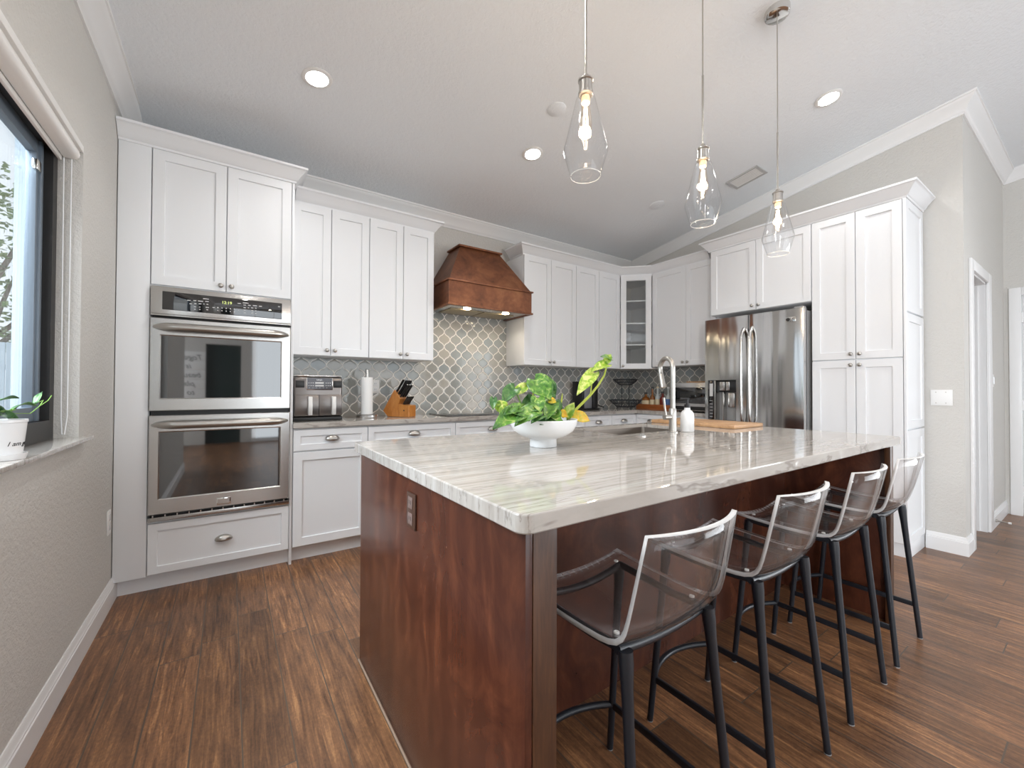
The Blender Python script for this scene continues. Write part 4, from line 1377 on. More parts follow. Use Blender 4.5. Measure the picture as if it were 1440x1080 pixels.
# ------------------------------------------------------------------ worktop appliances and items
# air fryer
af = thing('air_fryer', (0.52, 3.36, 0.946), 'dark stainless two-basket air fryer on the worktop by the ovens', 'air fryer')
fa_ = BACK(3.24)
AX0, AX1 = 0.368, 0.692
MB().box((AX0, -0.25, 0.9475), (AX1, 0.0, 0.975), 0.006, fa_).build('base', MT['black'], af)
MB().box((AX0, -0.25, 0.9755), (AX1, -0.004, 1.262), 0.016, fa_, seg=3).build('housing', MT['darksteel'], af)
MB().box((AX0 + 0.006, -0.24, 1.2625), (AX1 - 0.006, -0.012, 1.276), 0.005, fa_).build('lid_trim', MT['chrome'], af)
for a, b in ((AX0 + 0.008, 0.529), (0.532, AX1 - 0.008)):
    k = MB().box((a, -0.0035, 0.983), (b, 0.008, 1.135), 0.003, fa_).build('basket', MT['darksteel'], af)
    m_ = (a + b) / 2
    MB().box((m_ + 0.004, 0.0085, 0.990), (m_ + 0.032, 0.040, 1.122), 0.005, fa_).build('basket_handle', MT['satin'], k)
pn = MB().box((AX0 + 0.080, -0.0035, 1.168), (AX1 - 0.070, 0.002, 1.255), 0.002, fa_).build('control_panel', MT['chrome'], af)
MB().box((AX0 + 0.085, 0.0022, 1.174), (AX1 - 0.075, 0.0032, 1.2545), 0, fa_).build('panel_glass', plain('panel_glass', (0.05, 0.045, 0.055), 0.1), pn, 0)
mb = MB()
mb.box((0.505, 0.0034, 1.213), (0.562, 0.0038, 1.225), 0, fa_).box((0.505, 0.0034, 1.194), (0.562, 0.0038, 1.204), 0, fa_)
for k in range(3):
    for z in (1.218, 1.199):
        mb.box((0.460 + 0.014 * k, 0.0034, z - 0.002), (0.468 + 0.014 * k, 0.0038, z + 0.003), 0, fa_)
        mb.box((0.573 + 0.014 * k, 0.0034, z - 0.002), (0.581 + 0.014 * k, 0.0038, z + 0.003), 0, fa_)
for k in range(6):
    mb.box((0.465 + 0.023 * k, 0.0034, 1.183), (0.469 + 0.023 * k, 0.0038, 1.186), 0, fa_)
mb.build('panel_legends', MT['print'], pn, 0)
text_mesh('panel_letters', 'NINJA', 0.014, face_matrix(fa_(0.532, 0.0036, 1.240), (1, 0, 0), (0, 0, 1)), MT['white'], pn)
mb = MB()
for u in (AX0 + 0.04, AX1 - 0.035):
    mb.box((u - 0.028, -0.0035, 1.185), (u + 0.028, 0.001, 1.235), 0.001, fa_)
mb.build('key_block', MT['black'], af)

# paper towel holder
pt = thing('paper_towel_holder', (0.902, 3.38, 0.946), 'white paper towel roll on a steel stand left of the knife block', 'paper towel holder')
MB().lathe([(0.0, 0.0005), (0.082, 0.0005), (0.083, 0.006), (0.083, 0.024), (0.078, 0.029), (0, 0.030)], (0.905, 3.38, 0.946), 36).build('base', MT['steel'], pt, 40)
MB().lathe([(0.018, 0.031), (0.0445, 0.031), (0.0455, 0.034), (0.0455, 0.320), (0.0445, 0.323), (0.018, 0.323)], (0.905, 3.38, 0.946), 36, cap0=False, cap1=False).build('paper_roll', MT['paper'], pt, 40)
MB().lathe([(0.012, 0.0305), (0.012, 0.350), (0.014, 0.352), (0.013, 0.385), (0.009, 0.389), (0, 0.390)], (0.905, 3.38, 0.946), 16).build('post', MT['nickel'], pt)

# knife block with knives
kb = thing('knife_block', (1.20, 3.35, 0.946), 'honey-coloured wooden knife block full of black-handled knives', 'knife block')
fk = Fr((1.175, 3.385, 0.946), (0.60, -0.80, 0), (-0.80, -0.60, 0))
prof = [(-0.125, 0.045), (-0.075, 0.001), (0.125, 0.001), (0.125, 0.085), (0.030, 0.112), (-0.012, 0.212), (-0.016, 0.212)]
mb = MB()
prof = [(-0.128, 0.050), (-0.080, 0.001), (0.122, 0.001), (0.122, 0.098), (0.020, 0.104), (0.042, 0.150), (-0.020, 0.225)]
mb.ring_loft([[fk(u, d, z) for u, z in prof] for d in (-0.052, 0.052)])
bmesh.ops.bevel(mb.bm, geom=mb.bm.edges[:], offset=0.003, segments=1, affect='EDGES')
mb.build('block', MT['block'], kb)
MB().lathe([(0.006, 0.0), (0.006, 0.0008), (0, 0.0008)], fk(0.075, 0.0525, 0.055), 14, 0, Vector((0, 0, 1)).rotation_difference(fk.n).to_matrix()).build('stamp', MT['ink'], kb)
dirk = Vector((0.64, 0, 0.77))
def knife(u, d, z, L, r, nm):
    t = thing('knife', tuple(fk(u, d, z)), None, None)
    return t
rows = [(-0.006, 0.209, 0.120, 0.0125, (-0.034, 0.034)), (0.012, 0.187, 0.140, 0.0112, (-0.036, -0.012, 0.012, 0.036)), (0.030, 0.165, 0.120, 0.0125, (-0.034, 0.0, 0.034))]
cnt = 0
def add_knife(p, L, r, dvec, label, group):
    t = thing('knife', tuple(p), label, 'knife', group)
    n = Vector(dvec).normalized()
    MB().tube([p + n * 0.004, p + n * 0.012, p + n * (L * 0.5), p + n * (L * 0.9), p + n * L], [r * 0.8, r, r * 0.92, r * 1.12, r * 0.85], 8, flat=0.62).build('handle', MT['black'], t, 60)
    MB().tube([p + n * 0.0003, p + n * 0.0038], r * 0.85, 8, flat=0.6).build('bolster', MT['chrome'], t, 60)
    MB().tube([p + n * (L + 0.0003), p + n * (L + 0.003)], r * 0.80, 8, flat=0.62).build('end_cap', MT['satin'], t, 60)
    for q in (0.3, 0.7):
        MB().lathe([(0.002, 0), (0.002, 0.0006), (0, 0.0006)], p + n * (L * q) + fk.n * (r * 1.0), 8, 0, Vector((0, 0, 1)).rotation_difference(fk.n).to_matrix()).build('rivet', MT['chrome'], t)
nk = (fk.u * 0.55 + Vector((0, 0, 0.83))).normalized()
for (u, z, L, r, ds) in rows:
    for d in ds:
        add_knife(fk(u, d, z), L, r, nk, 'black-handled knife in the upper slots of the wooden knife block', 'large knives in the knife block')
for d in (-0.040, -0.024, -0.008, 0.008, 0.024, 0.040):
    add_knife(fk(0.062, d, 0.1035), 0.082, 0.0098, nk, 'small black steak knife in the low front step of the knife block', 'steak knives in the knife block')

# outlet on the tile
to = thing('outlet', (1.035, YB - 0.011, 1.14), 'white wall outlet on the tiles between towel roll and knife block', 'outlet')
ft = BACK(YB - 0.0105)
MB().box((1.000, 0, 1.140), (1.070, 0.005, 1.255), 0.002, ft).build('cover_plate', MT['whiteplastic'], to)
for z in (1.172, 1.222):
    s_ = MB().box((1.018, 0.0052, z - 0.017), (1.052, 0.007, z + 0.017), 0.001, ft).build('socket', MT['white'], to)
    MB().box((1.027, 0.0072, z - 0.004), (1.029, 0.0075, z + 0.008), 0, ft).box((1.040, 0.0072, z - 0.004), (1.042, 0.0075, z + 0.008), 0, ft).build('slots', MT['ink'], s_, 0)

# toaster (behind the pothos)
ts = thing('toaster', (2.46, 3.33, 0.946), 'stainless toaster on the worktop behind the pothos bowl', 'toaster')
MB().box((2.350, 3.235, 0.9475), (2.580, 3.425, 0.985), 0.008).build('base', MT['black'], ts)
mb = MB()
prof = [(3.240, 0.9855), (3.240, 1.10), (3.250, 1.128), (3.272, 1.145), (3.388, 1.145), (3.410, 1.128), (3.420, 1.10), (3.420, 0.9855)]
mb.ring_loft([[(x, y, z) for y, z in prof] for x in (2.362, 2.568)])
mb.build('housing', MT['chrome'], ts, 50)
for y in (3.295, 3.352):
    MB().box((2.385, y - 0.012, 1.1452), (2.545, y + 0.012, 1.1465)).build('slot', MT['ink'], ts)
MB().box((2.435, 3.215, 1.03), (2.475, 3.2395, 1.045), 0.003).build('lever', MT['black'], ts)

# coffee maker
cm = thing('coffee_maker', (3.37, 3.38, 0.946), 'tall black and grey coffee maker behind the pothos vine', 'coffee maker')
fcm = BACK(3.36)
MB().box((3.275, -0.2, 0.9475), (3.49, 0.03, 0.965), 0.005, fcm).build('base', MT['black'], cm)
MB().box((3.30, -0.2, 0.9655), (3.415, -0.02, 1.255), 0.008, fcm).build('water_tank', plain('smoke_grey_panel', (0.20, 0.20, 0.215), 0.3), cm)
MB().box((3.4155, -0.2, 0.9655), (3.49, 0.0, 1.285), 0.010, fcm).build('column', MT['black'], cm)
MB().box((3.275, -0.2, 0.9655), (3.2995, -0.03, 1.270), 0.008, fcm).build('side_column', MT['black'], cm)
MB().tube([fcm(3.49, 0.0, 1.0), fcm(3.53, 0.01, 0.985), fcm(3.56, 0.02, 0.975)], 0.008, 8).build('spigot', MT['black'], cm, 60)

# two tier wire fruit stand
fsx, fsy = 3.885, 3.30
fsd = thing('wire_fruit_stand', (fsx, fsy, 0.946), 'empty two-tier black wire fruit stand in the worktop corner', 'fruit stand')
def basket(z, r0, r1, h, nm):
    mb = MB()
    n = 28
    for k, (r, dz) in enumerate(((r1, h), (r0, 0.0), ((r0 + r1) * 0.54, h * 0.5))):
        pts = [(fsx + r * math.cos(2 * PI * i / n), fsy + r * math.sin(2 * PI * i / n), z + dz) for i in range(n + 1)]
        mb.tube(pts, 0.0045 if k == 0 else 0.003, 6, cap=False)
    for i in range(n):
        a = 2 * PI * i / n
        b = a + 0.35
        c = a - 0.35
        for q in (b, c):
            mb.tube([(fsx + r0 * math.cos(a), fsy + r0 * math.sin(a), z), (fsx + (r0 + r1) / 2 * math.cos((a + q) / 2), fsy + (r0 + r1) / 2 * math.sin((a + q) / 2), z + h * 0.45), (fsx + r1 * math.cos(q), fsy + r1 * math.sin(q), z + h)], 0.0016, 4)
    for i in range(6):
        a = PI * i / 6
        mb.tube([(fsx - r0 * math.cos(a), fsy - r0 * math.sin(a), z), (fsx + r0 * math.cos(a), fsy + r0 * math.sin(a), z)], 0.0016, 4)
    return mb.build(nm, MT['blackmetal'], fsd, 0)
basket(0.975, 0.105, 0.190, 0.080, 'lower_basket')
basket(1.235, 0.070, 0.145, 0.065, 'upper_basket')
for s in (-1, 1):
    MB().tube([(fsx + s * 0.040, fsy - s * 0.02, 0.978), (fsx + s * 0.040, fsy - s * 0.02, 1.236)], 0.0045, 8).build('post', MT['blackmetal'], fsd, 60)
for i in range(3):
    a = 2 * PI * i / 3 + 0.4
    MB().tube([(fsx + 0.09 * math.cos(a), fsy + 0.09 * math.sin(a), 0.972), (fsx + 0.095 * math.cos(a), fsy + 0.095 * math.sin(a), 0.9505)], 0.0045, 6).build('foot', MT['blackmetal'], fsd, 60)

# wooden tray with bottles
TX0, TX1, TY0, TY1 = 4.115, 4.300, 2.790, 3.330
ty = MB()
ty.box((TX0, TY0, 0.9470), (TX1, TY1, 0.955)).box((TX0, TY0, 0.9555), (TX0 + 0.012, TY1, 1.005), 0.002).box((TX1 - 0.012, TY0, 0.9555), (TX1, TY1, 1.005), 0.002)
ty.box((TX0 + 0.0125, TY0, 0.9555), (TX1 - 0.0125, TY0 + 0.012, 1.005), 0.002).box((TX0 + 0.0125, TY1 - 0.012, 0.9555), (TX1 - 0.0125, TY1, 1.005), 0.002)
tag(ty.build('wooden_tray', MT['tray']), 'orange wooden tray holding bottles beside the microwave', 'tray')
def bottle(x, y, r, hb, hn, rn, glass, label_m, cap_m, lab, lz=(0.25, 0.7)):
    t = thing('bottle', (x, y, 0.9552), lab, 'bottle')
    z0 = 0.9554
    MB().lathe([(0, 0), (r * 0.94, 0), (r, 0.004), (r, hb * 0.82), (r * 0.8, hb * 0.93), (rn * 1.3, hb * 1.02), (rn, hb * 1.06), (rn, hn), (0, hn)], (x, y, z0), 20).build('bottle_glass', MT[glass], t, 50)
    MB().lathe([(r + 0.0006, hb * lz[0]), (r + 0.0006, hb * lz[1])], (x, y, z0), 20, cap0=False, cap1=False).build('paper_label', MT[label_m], t)
    MB().lathe([(0, hn + 0.0004), (rn * 1.25, hn + 0.0004), (rn * 1.25, hn + 0.022), (0, hn + 0.022)], (x, y, z0), 14).build('cap', MT[cap_m], t)
bottle(4.185, 3.240, 0.050, 0.135, 0.170, 0.016, 'amber', 'creamlabel', 'black', 'stout bottle with cream label at the left end of the wooden tray')
bottle(4.190, 3.148, 0.030, 0.150, 0.235, 0.011, 'amber', 'creamlabel', 'black', 'slim amber bottle with a long neck on the wooden tray')
bottle(4.190, 3.075, 0.030, 0.160, 0.240, 0.011, 'clearbottle', 'creamlabel', 'creamlabel', 'pale long-necked bottle on the tray behind the faucet spout')
bottle(4.185, 3.005, 0.033, 0.140, 0.180, 0.013, 'redbottle', 'redbottle', 'black', 'red-brown bottle in the middle of the wooden tray')
bottle(4.185, 2.925, 0.033, 0.165, 0.235, 0.012, 'clearbottle', 'bluelabel', 'white', 'clear bottle with a blue label on the wooden tray')
bottle(4.190, 2.850, 0.036, 0.150, 0.290, 0.013, 'darkbottle', 'orangelabel', 'black', 'tallest dark bottle at the microwave end of the tray')

# microwave
mw = thing('microwave', (4.17, 2.57, 0.946), 'stainless microwave with black door between tray and fridge', 'microwave')
fm = SIDE(4.02)
MB().box((-2.765, -0.30, 0.9555), (-2.300, -0.0005, 1.255), 0.006, fm).build('casing', MT['steel'], mw)
MB().box((-2.765, 0.0, 0.9605), (-2.300, 0.018, 1.253), 0.003, fm).build('front_frame', MT['steel'], mw)
MB().box((-2.755, 0.0182, 1.035), (-2.310, 0.021, 1.205), 0.001, fm).build('door_glass', MT['blackglass'], mw)
MB().box((-2.755, 0.0182, 0.968), (-2.310, 0.020, 1.005), 0.001, fm).build('control_strip', MT['black'], mw)
mb = MB()
for k in range(3):
    mb.lathe([(0.008, 0.9472), (0.008, 0.9553)], (4.06 + 0.1 * k, 2.36, 0), 8).lathe([(0.008, 0.9472), (0.008, 0.9553)], (4.06 + 0.1 * k, 2.70, 0), 8)
mb.build('feet', MT['black'], mw)
tag(MB().box((4.06, 2.40, 1.2560), (4.26, 2.62, 1.270), 0.003).build('wooden_board', MT['butcher']), 'thin brown wooden board lying on top of the microwave', 'board')

# ------------------------------------------------------------------ pendants
def make_pendant(x):
    y, zt = 1.01, zc(x, 1.01)
    t = thing('pendant_light', (x, y, 1.9), 'clear glass pendant lamp nearest the camera, leftmost of the island row', 'pendant lamp', 'pendants over the island')
    MB().lathe([(0, -0.032), (0.050, -0.032), (0.058, -0.026), (0.060, -0.004), (0.060, 0.02), (0, 0.02)], (x, y, zt - 0.006), 28).build('canopy', MT['chrome'], t, 40)
    MB().tube([(x, y, zt - 0.02), (x, y, 2.55)], 0.0028, 8).build('cord', MT['nickel'], t, 60)
    MB().tube([(x, y, 2.5502), (x, y, 2.242)], 0.0048, 10).build('rod', MT['nickel'], t, 60)
    MB().lathe([(0, 0.060), (0.010, 0.060), (0.012, 0.050), (0.021, 0.048), (0.026, 0.044), (0.026, 0.039), (0.0225, 0.036), (0.0225, 0.004), (0.0255, 0.001), (0.0255, -0.007), (0.022, -0.010), (0, -0.010)], (x, y, 2.186), 28).build('socket_cap', MT['nickel'], t, 40)
    # faceted clear glass shade, open below
    n = 8
    rings = []
    for r, z in ((0.027, 2.176), (0.034, 2.160), (0.0735, 1.995), (0.0745, 1.985), (0.050, 1.902)):
        rings.append([(x + r * math.cos(2 * PI * (i + 0.5) / 32), y + r * math.sin(2 * PI * (i + 0.5) / 32), z) for i in range(32)])
    mb = MB()
    mb.ring_loft(rings, cap0=False, cap1=False)
    mb.build('glass_shade', MT['shade'], t, 25)
    MB().tube([(x + 0.050 * math.cos(2 * PI * i / 32), y + 0.050 * math.sin(2 * PI * i / 32), 1.902) for i in range(33)], 0.0013, 6, cap=False).build('shade_rim', MT['acrylic_edge'], t, 60)
    b = MB().lathe([(0.013, 2.150), (0.0135, 2.140), (0.019, 2.105), (0.0215, 2.075), (0.019, 2.045), (0.010, 2.028), (0.0005, 2.024)], (x, y, 0), 20, cap0=False, cap1=False).build('bulb', MT['bulbglass'], t, 60)
    MB().lathe([(0, 2.1748), (0.0135, 2.1748), (0.0145, 2.168), (0.0145, 2.152), (0.012, 2.149), (0, 2.149)], (x, y, 0), 16).build('bulb_base', plain('warm_ceramic', (0.85, 0.62, 0.42), 0.4) if 'warm_ceramic' not in bpy.data.materials else bpy.data.materials['warm_ceramic'], t)
    mb = MB()
    for i in range(4):
        a = 2 * PI * i / 4
        mb.tube([(x + 0.004 * math.cos(a), y + 0.004 * math.sin(a), 2.135), (x + 0.009 * math.cos(a), y + 0.009 * math.sin(a), 2.085), (x + 0.003 * math.cos(a), y + 0.003 * math.sin(a), 2.038)], 0.0019, 6)
    mb.build('filament', MT['filament'], b, 60)
    l = bpy.data.lights.new('pendant_bulb_light', 'POINT')
    l.energy, l.color, l.shadow_soft_size = 4.5, (1.0, 0.80, 0.58), 0.02
    lo = bpy.data.objects.new('pendant_bulb_light', l)
    COL.objects.link(lo)
    lo.location = (x, y, 2.085)
    attach(lo, t)
    return t
p1 = make_pendant(0.987)
p1['label'] = 'clear glass pendant lamp nearest the camera, leftmost of the island row'
for xx, lab in ((1.690, 'clear glass pendant lamp hanging in the middle of the island row'), (2.393, 'clear glass pendant lamp nearest the pantry, rightmost of the island row')):
    p = make_pendant(xx)
    p['label'] = lab

# ------------------------------------------------------------------ ceiling fixtures
def ceil_frame(x, y):
    e = 0.06
    n = Vector(((zc(x + e, y) - zc(x - e, y)) / (2 * e), (zc(x, y + e) - zc(x, y - e)) / (2 * e), -1)).normalized()
    return Vector((x, y, zc(x, y))), Vector((0, 0, 1)).rotation_difference(n).to_matrix(), n

def downlight(x, y, label):
    c, M, n = ceil_frame(x, y)
    t = thing('recessed_light', tuple(c), label, 'ceiling light', 'recessed ceiling lights')
    MB().lathe([(0.058, 0.0), (0.080, 0.0), (0.081, 0.003), (0.076, 0.007), (0.060, 0.008), (0.058, 0.004)], c + n * 0.0005, 36, 0, M, False, False).build('trim_ring', MT['whiteplastic'], t, 40)
    MB().lathe([(0.0, 0.003), (0.0, 0.006), (0.058, 0.006), (0.058, 0.003)], c + n * 0.0005, 36, 0, M, False, False).build('lens', MT['can'], t, 40)
    l = bpy.data.lights.new('downlight_beam', 'SPOT')
    l.energy, l.color, l.spot_size, l.spot_blend, l.shadow_soft_size = 15, (1.0, 0.985, 0.965), 2.5, 0.7, 0.06
    lo = bpy.data.objects.new('downlight_beam', l)
    COL.objects.link(lo)
    lo.location = c + n * 0.02
    lo.rotation_euler = Vector((n.x, n.y, n.z)).to_track_quat('-Z', 'Y').to_euler()
    attach(lo, t)
downlight(0.392, 2.551, 'round recessed light above the oven cabinet, leftmost on the ceiling')
downlight(1.912, 2.532, 'round recessed light in the ceiling in front of the copper hood')
downlight(3.417, 1.119, 'round recessed light right of the pendants, nearest the right wall')
for x, y, lab in ((0.392, 1.10, 'added recessed light out of view above the walkway, left of the island'), (0.392, -0.35, 'added recessed light behind the camera, by the left wall'),  # four unseen downlights added to brighten the left wall
                  (1.912, -0.35, 'added recessed light behind the camera, centre of the room'), (3.417, -0.35, 'added recessed light behind the camera, toward the hall')):
    downlight(x, y, lab)
def speaker(x, y, r, label):
    c, M, n = ceil_frame(x, y)
    tag(MB().lathe([(0.0, 0.0), (r, 0.0), (r, 0.003), (r * 0.93, 0.006), (0.0, 0.006)], c + n * 0.0005, 36, 0, M, False, False).build('ceiling_cover', MT['ceiling'], None, 40), label, 'ceiling cover')
speaker(1.794, 2.108, 0.062, 'blank round white cover on the ceiling beside the leftmost pendant')
speaker(3.451, 2.540, 0.072, 'blank round white cover on the ceiling near the fridge corner')

# ceiling air vent
vt = thing('air_vent', (3.826, 1.874, 3.097), 'white slatted air vent in the ceiling above the fridge', 'vent')
c, M, n = ceil_frame(3.826, 1.874)
sy = Vector((0, 1, -0.1513)).normalized()
fv = lambda a, b, d: c + Vector((1, 0, 0)) * a + sy * b + n * d
mb = MB()
hx, hy_ = 0.098, 0.138
for (a0, a1, b0, b1) in ((-hx, hx, -hy_, -hy_ + 0.022), (-hx, hx, hy_ - 0.022, hy_), (-hx, -hx + 0.022, -hy_ + 0.022, hy_ - 0.022), (hx - 0.022, hx, -hy_ + 0.022, hy_ - 0.022)):
    mb.ring_loft([[fv(a0, b0, 0.0005), fv(a1, b0, 0.0005), fv(a1, b1, 0.0005), fv(a0, b1, 0.0005)], [fv(a0, b0, 0.010), fv(a1, b0, 0.010), fv(a1, b1, 0.010), fv(a0, b1, 0.010)]])
mb.build('vent_frame', plain('vent_grey', (0.50, 0.50, 0.50), 0.5), vt)
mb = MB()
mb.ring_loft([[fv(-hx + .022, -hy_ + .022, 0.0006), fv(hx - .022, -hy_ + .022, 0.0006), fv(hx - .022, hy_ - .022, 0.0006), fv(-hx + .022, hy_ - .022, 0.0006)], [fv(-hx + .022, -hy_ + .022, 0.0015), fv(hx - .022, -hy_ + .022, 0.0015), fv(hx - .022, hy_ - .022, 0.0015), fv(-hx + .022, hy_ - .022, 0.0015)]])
mb.build('vent_duct_shade', plain('vent_shadow', (0.04, 0.04, 0.04), 0.8), vt)  # flat dark sheet paints the shade behind the slats
mb = MB()
for k in range(6):
    a = -hx + 0.036 + 0.025 * k
    mb.ring_loft([[fv(a - 0.005, s, 0.003), fv(a - 0.004, s, 0.0025), fv(a + 0.006, s, 0.009), fv(a + 0.005, s, 0.010)] for s in (-hy_ + 0.0225, hy_ - 0.0225)])
mb.build('slats', MT['whiteplastic'], vt)

# ------------------------------------------------------------------ bar stools
def make_stool():
    t = thing('bar_stool', (0, 0, 0), 'x', 'bar stool', 'clear acrylic bar stools')
    # side profile of the shell: (y, z), + y points at the island
    ctr = [(0.190, 0.652), (0.150, 0.6475), (0.10, 0.643), (0.05, 0.640), (0.0, 0.638), (-0.05, 0.637), (-0.10, 0.638), (-0.125, 0.641), (-0.145, 0.648), (-0.158, 0.660), (-0.166, 0.676), (-0.173, 0.70), (-0.182, 0.74), (-0.192, 0.79), (-0.202, 0.84), (-0.211, 0.886)]
    hw = [0.200, 0.199, 0.198, 0.196, 0.194, 0.191, 0.188, 0.186, 0.184, 0.182, 0.181, 0.180, 0.178, 0.175, 0.172, 0.169]
    dipz = [0.022, 0.024, 0.025, 0.025, 0.024, 0.022, 0.019, 0.016, 0.012, 0.007, 0.003, 0, 0, 0, 0, 0]
    dipy = [0, 0, 0, 0, 0, 0, 0.002, 0.005, 0.010, 0.017, 0.022, 0.026, 0.030, 0.033, 0.035, 0.037]
    mb = MB()
    rows = []
    NU = 16
    for (y, z), w, dz, dy in zip(ctr, hw, dipz, dipy):
        row = []
        for j in range(NU + 1):
            q = -1 + 2 * j / NU
            e = 1 - q * q
            row.append((q * w, y - dy * e, z - dz * e))
        rows.append(row)
    mb.ring_loft(rows, close=False)
    sh = mb.build('seat_shell', [MT['acrylic'], MT['acrylic_edge']], t, 50)
    so = sh.modifiers.new('thickness', 'SOLIDIFY')
    so.thickness = 0.012
    so.offset = 0
    so.material_offset_rim = 1
    so.use_rim = True
    # frame under the seat
    mb = MB()
    sz = lambda q, dz: 0.024 + dz * (1 - q * q)
    def bar(y, z, dz, r):
        return [(q * 0.168, y, z - dz * (1 - q * q)) for q in [-1 + 0.2 * k for k in range(11)]]
    mb.tube(bar(0.150, 0.626, 0.023, 0), 0.0105, 8)
    mb.tube(bar(-0.135, 0.622, 0.014, 0), 0.0105, 8)
    for s in (-1, 1):
        mb.tube([(s * 0.168, 0.150, 0.626), (s * 0.165, 0.05, 0.620), (s * 0.160, -0.05, 0.616), (s * 0.157, -0.135, 0.622)], 0.0105, 8)
    mb.build('seat_frame', MT['blackmetal'], t, 60)
    for s in (-1, 1):
        for (y0, y1, x0) in ((0.150, 0.205, 0.166), (-0.148, -0.205, 0.157)):
            a, b = Vector((s * x0, y0, 0.624)), Vector((s * 0.183, y1, 0.0035))
            pts = [a + (b - a) * k for k in (0, 0.04, 0.12, 0.25, 0.6, 1.0)]
            lg_ = MB().tube(pts, [0.016, 0.0165, 0.0135, 0.012, 0.0115, 0.0105], 12).build('leg', MT['blackmetal'], t, 60)
            MB().lathe([(0, 0), (0.0105, 0), (0.0105, 0.003), (0, 0.003)], (b.x, b.y, 0.0003), 10).build('foot_cap', MT['greyplastic'], lg_)
    fz = 0.155
    k = 1 - fz / 0.624
    fx = 0.166 + (0.183 - 0.166) * k
    fyf, fyr = 0.150 + 0.055 * k, -0.148 - 0.057 * k
    rx = 0.157 + (0.183 - 0.157) * k
    for s in (-1, 1):
        MB().box((s * (fx + rx) / 2 - 0.0055, fyr, fz - 0.011), (s * (fx + rx) / 2 + 0.0055, fyf, fz + 0.011), 0.002).build('side_stretcher', MT['blackmetal'], t)
    pts = [(q * fx, fyf + 0.055 * (1 - q * q), fz) for q in [-1 + 0.1 * k for k in range(21)]]
    MB().tube(pts, 0.0105, 8, flat=1.0).build('footrest', MT['blackmetal'], t, 60)
    for s in (-1, 1):
        for (y, z, q) in ((0.142, 0.6375, 0.72), (-0.112, 0.632, 0.74)):
            MB().lathe([(0.0065, 0.0), (0.0065, 0.0035), (0.0045, 0.0045), (0.0043, 0.002), (0, 0.002)], (s * q * 0.195, y, z + 0.0065), 14).build('screw', MT['whiteplastic'], t, 40)
    return t
st0 = make_stool()
stools = [(0.862, 'clear acrylic bar stool nearest the camera, at the near island post'), (1.435, 'second clear acrylic bar stool from the camera along the island'),
          (2.010, 'third clear acrylic bar stool along the island, one before the far end'), (2.550, 'clear acrylic bar stool at the far end of the island, by the pantry')]
st0.location = (stools[0][0], 0.746, 0)
st0['label'] = stools[0][1]
for x, lab in stools[1:]:
    dup(st0, (x, 0.746, 0), lab)

# ------------------------------------------------------------------ wall plates and hall bits
fw = SIDE(XR - 0.0005)
wp = thing('wall_plate', (XR, 0.735, 1.07), 'wide blank white plate on the wall right of the pantry', 'wall plate')
MB().box((-0.795, 0, 1.072), (-0.680, 0.007, 1.188), 0.002, fw).build('cover_plate', MT['whiteplastic'], wp)
for u in (-0.766, -0.714):
    for z in (1.090, 1.170):
        MB().lathe([(0.0035, 0), (0.0035, 0.001), (0, 0.001)], fw(u, 0.0071, z), 10, 0, Vector((0, 0, 1)).rotation_difference(fw.n).to_matrix()).build('screw', MT['nickel'], wp)
lo_ = thing('outlet', (XL, 3.05, 0.39), 'white wall outlet low on the left wall beside the oven cabinet', 'outlet')
fl = Fr((XL + 0.0005, 0, 0), (0, 1, 0), (1, 0, 0))
MB().box((3.005, 0, 0.395), (3.075, 0.006, 0.525), 0.002, fl).build('cover_plate', MT['whiteplastic'], lo_)
for z in (0.435, 0.485):
    MB().box((3.023, 0.0062, z - 0.017), (3.057, 0.008, z + 0.017), 0.001, fl).build('socket', MT['white'], lo_)
hs = thing('light_switch', (5.55, YH, 1.2), 'white light switch on the hall wall past the cased opening', 'light switch')
fh = BACK(YH - 0.0005)
MB().box((5.46, 0, 1.215), (5.54, 0.007, 1.325), 0.002, fh).build('cover_plate', MT['whiteplastic'], hs)
MB().box((5.482, 0.0072, 1.238), (5.518, 0.016, 1.302), 0.002, fh).build('rocker', MT['white'], hs)
ds = thing('door_stop', (5.55, YH - 0.016, 0.07), 'short metal spring door stop on the hall baseboard', 'door stop')
MB().tube([(5.47, YH - 0.0165, 0.062), (5.47, YH - 0.0265, 0.062)], 0.012, 12).tube([(5.47, YH - 0.0262, 0.062), (5.47, YH - 0.088, 0.060)], 0.006, 10).build('spring', MT['nickel'], ds, 60)
MB().tube([(5.47, YH - 0.0882, 0.060), (5.47, YH - 0.105, 0.060)], 0.009, 12).build('rubber_tip', MT['whiteplastic'], ds, 60)

# ------------------------------------------------------------------ framed sign on the rear wall (seen only in the oven glass)
sg = thing('wall_sign', (-0.80, YREAR, 1.0), 'white plank wall sign with black script', 'sign')
fg_ = Fr((0, YREAR + 0.0005, 0), (-1, 0, 0), (0, 1, 0))
mb = MB()
for k in range(5):
    mb.box((0.42, 0, 0.95 + 0.196 * k), (1.10, 0.02, 1.143 + 0.196 * k), 0.002, fg_)
mb.build('planks', MT['paper'], sg)
for txt, z in (('Together', 1.80), ('is a', 1.62), ('beautiful', 1.44), ('place', 1.26), ('to be', 1.08)):
    text_mesh('script', txt, 0.15, face_matrix(fg_(0.74, 0.021, z), (-1, 0, 0), (0, 0, 1)), MT['ink'], sg, 0.0005, 'CENTER', 0.35)

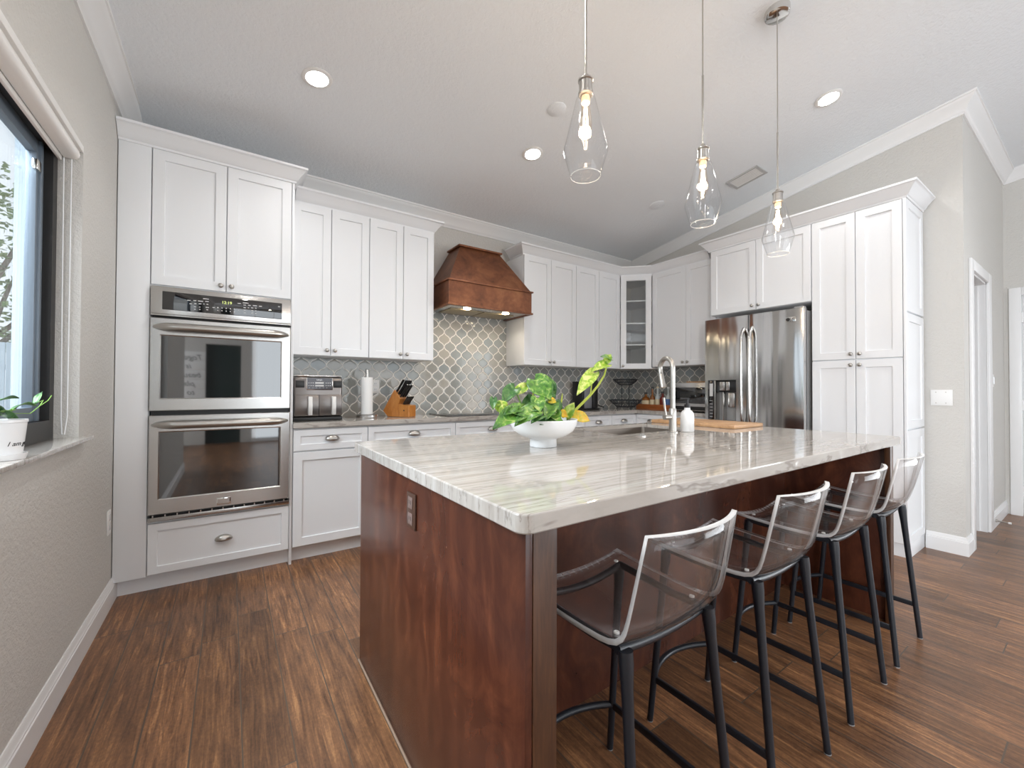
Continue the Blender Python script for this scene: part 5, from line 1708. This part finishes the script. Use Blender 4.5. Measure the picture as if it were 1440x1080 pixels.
# ------------------------------------------------------------------ outdoors seen through the window
struct(MB().box((-16, -12, -0.25), (-0.75, 18, -0.12)), 'ground', MT['ground'])
fn = MB()
for k in range(46):
    fn.box((-10.0 + 0.2 * k, 11.5, -0.12), (-9.812 + 0.2 * k, 11.53, 2.0), 0.004)
fn.box((-10.0, 11.53, 0.25), (-0.8, 11.58, 0.34)).box((-10.0, 11.53, 1.5), (-0.8, 11.58, 1.59))
tag(fn.build('garden_fence', MT['outside']), 'pale board fence outside the left window', 'fence')
po = MB().box((-1.452, 5.0, -0.119), (-1.362, 5.10, 3.3), 0.004).box((-1.472, 4.98, -0.119), (-1.342, 5.12, 0.08), 0.004)
tag(po.build('porch_post', MT['outside']), 'pale blue porch post just outside the window glass', 'post')
tr = thing('tree', (-4.0, 12.6, -0.12), 'leafy tree beyond the fence outside the window', 'tree')
TXC, TYC = -4.0, 12.6
mb = MB().tube([(TXC, TYC, -0.12), (TXC + .05, TYC, 1.2), (TXC + .1, TYC - .05, 2.4), (TXC, TYC - .2, 4.2)], [0.14, 0.11, 0.09, 0.05], 10)
for k in range(8):
    a = 2 * PI * k / 8
    mb.tube([(TXC + .08, TYC - .05, 1.9 + 0.18 * k), (TXC + .08 + 0.7 * math.cos(a), TYC + 0.6 * math.sin(a), 2.7 + 0.2 * k), (TXC + .08 + 1.4 * math.cos(a), TYC + 1.1 * math.sin(a), 3.2 + 0.25 * k)], [0.05, 0.035, 0.015], 6)
mb.build('trunk', MT['bark'], tr, 60)
mb = MB()
rg = random.Random(11)
for k in range(2200):
    th, ph, rr = rg.uniform(0, 2 * PI), rg.uniform(-1, 1), rg.uniform(0.3, 1.0) ** 0.5
    p = Vector((TXC + 1.7 * rr * math.cos(th) * math.sqrt(1 - ph * ph), TYC + 1.3 * rr * math.sin(th) * math.sqrt(1 - ph * ph), 3.7 + 2.0 * rr * ph))
    a = Vector((rg.uniform(-1, 1), rg.uniform(-1, 1), rg.uniform(-0.6, 0.3))).normalized()
    b = a.cross(Vector((rg.uniform(-1, 1), rg.uniform(-1, 1), 1))).normalized()
    L = rg.uniform(0.10, 0.20)
    mb.poly([p, p + a * L * 0.5 + b * L * 0.28, p + a * L, p + a * L * 0.5 - b * L * 0.28])
o = mb.build('foliage', MT['foliage'], tr, 0, False)
o['kind'] = 'stuff'
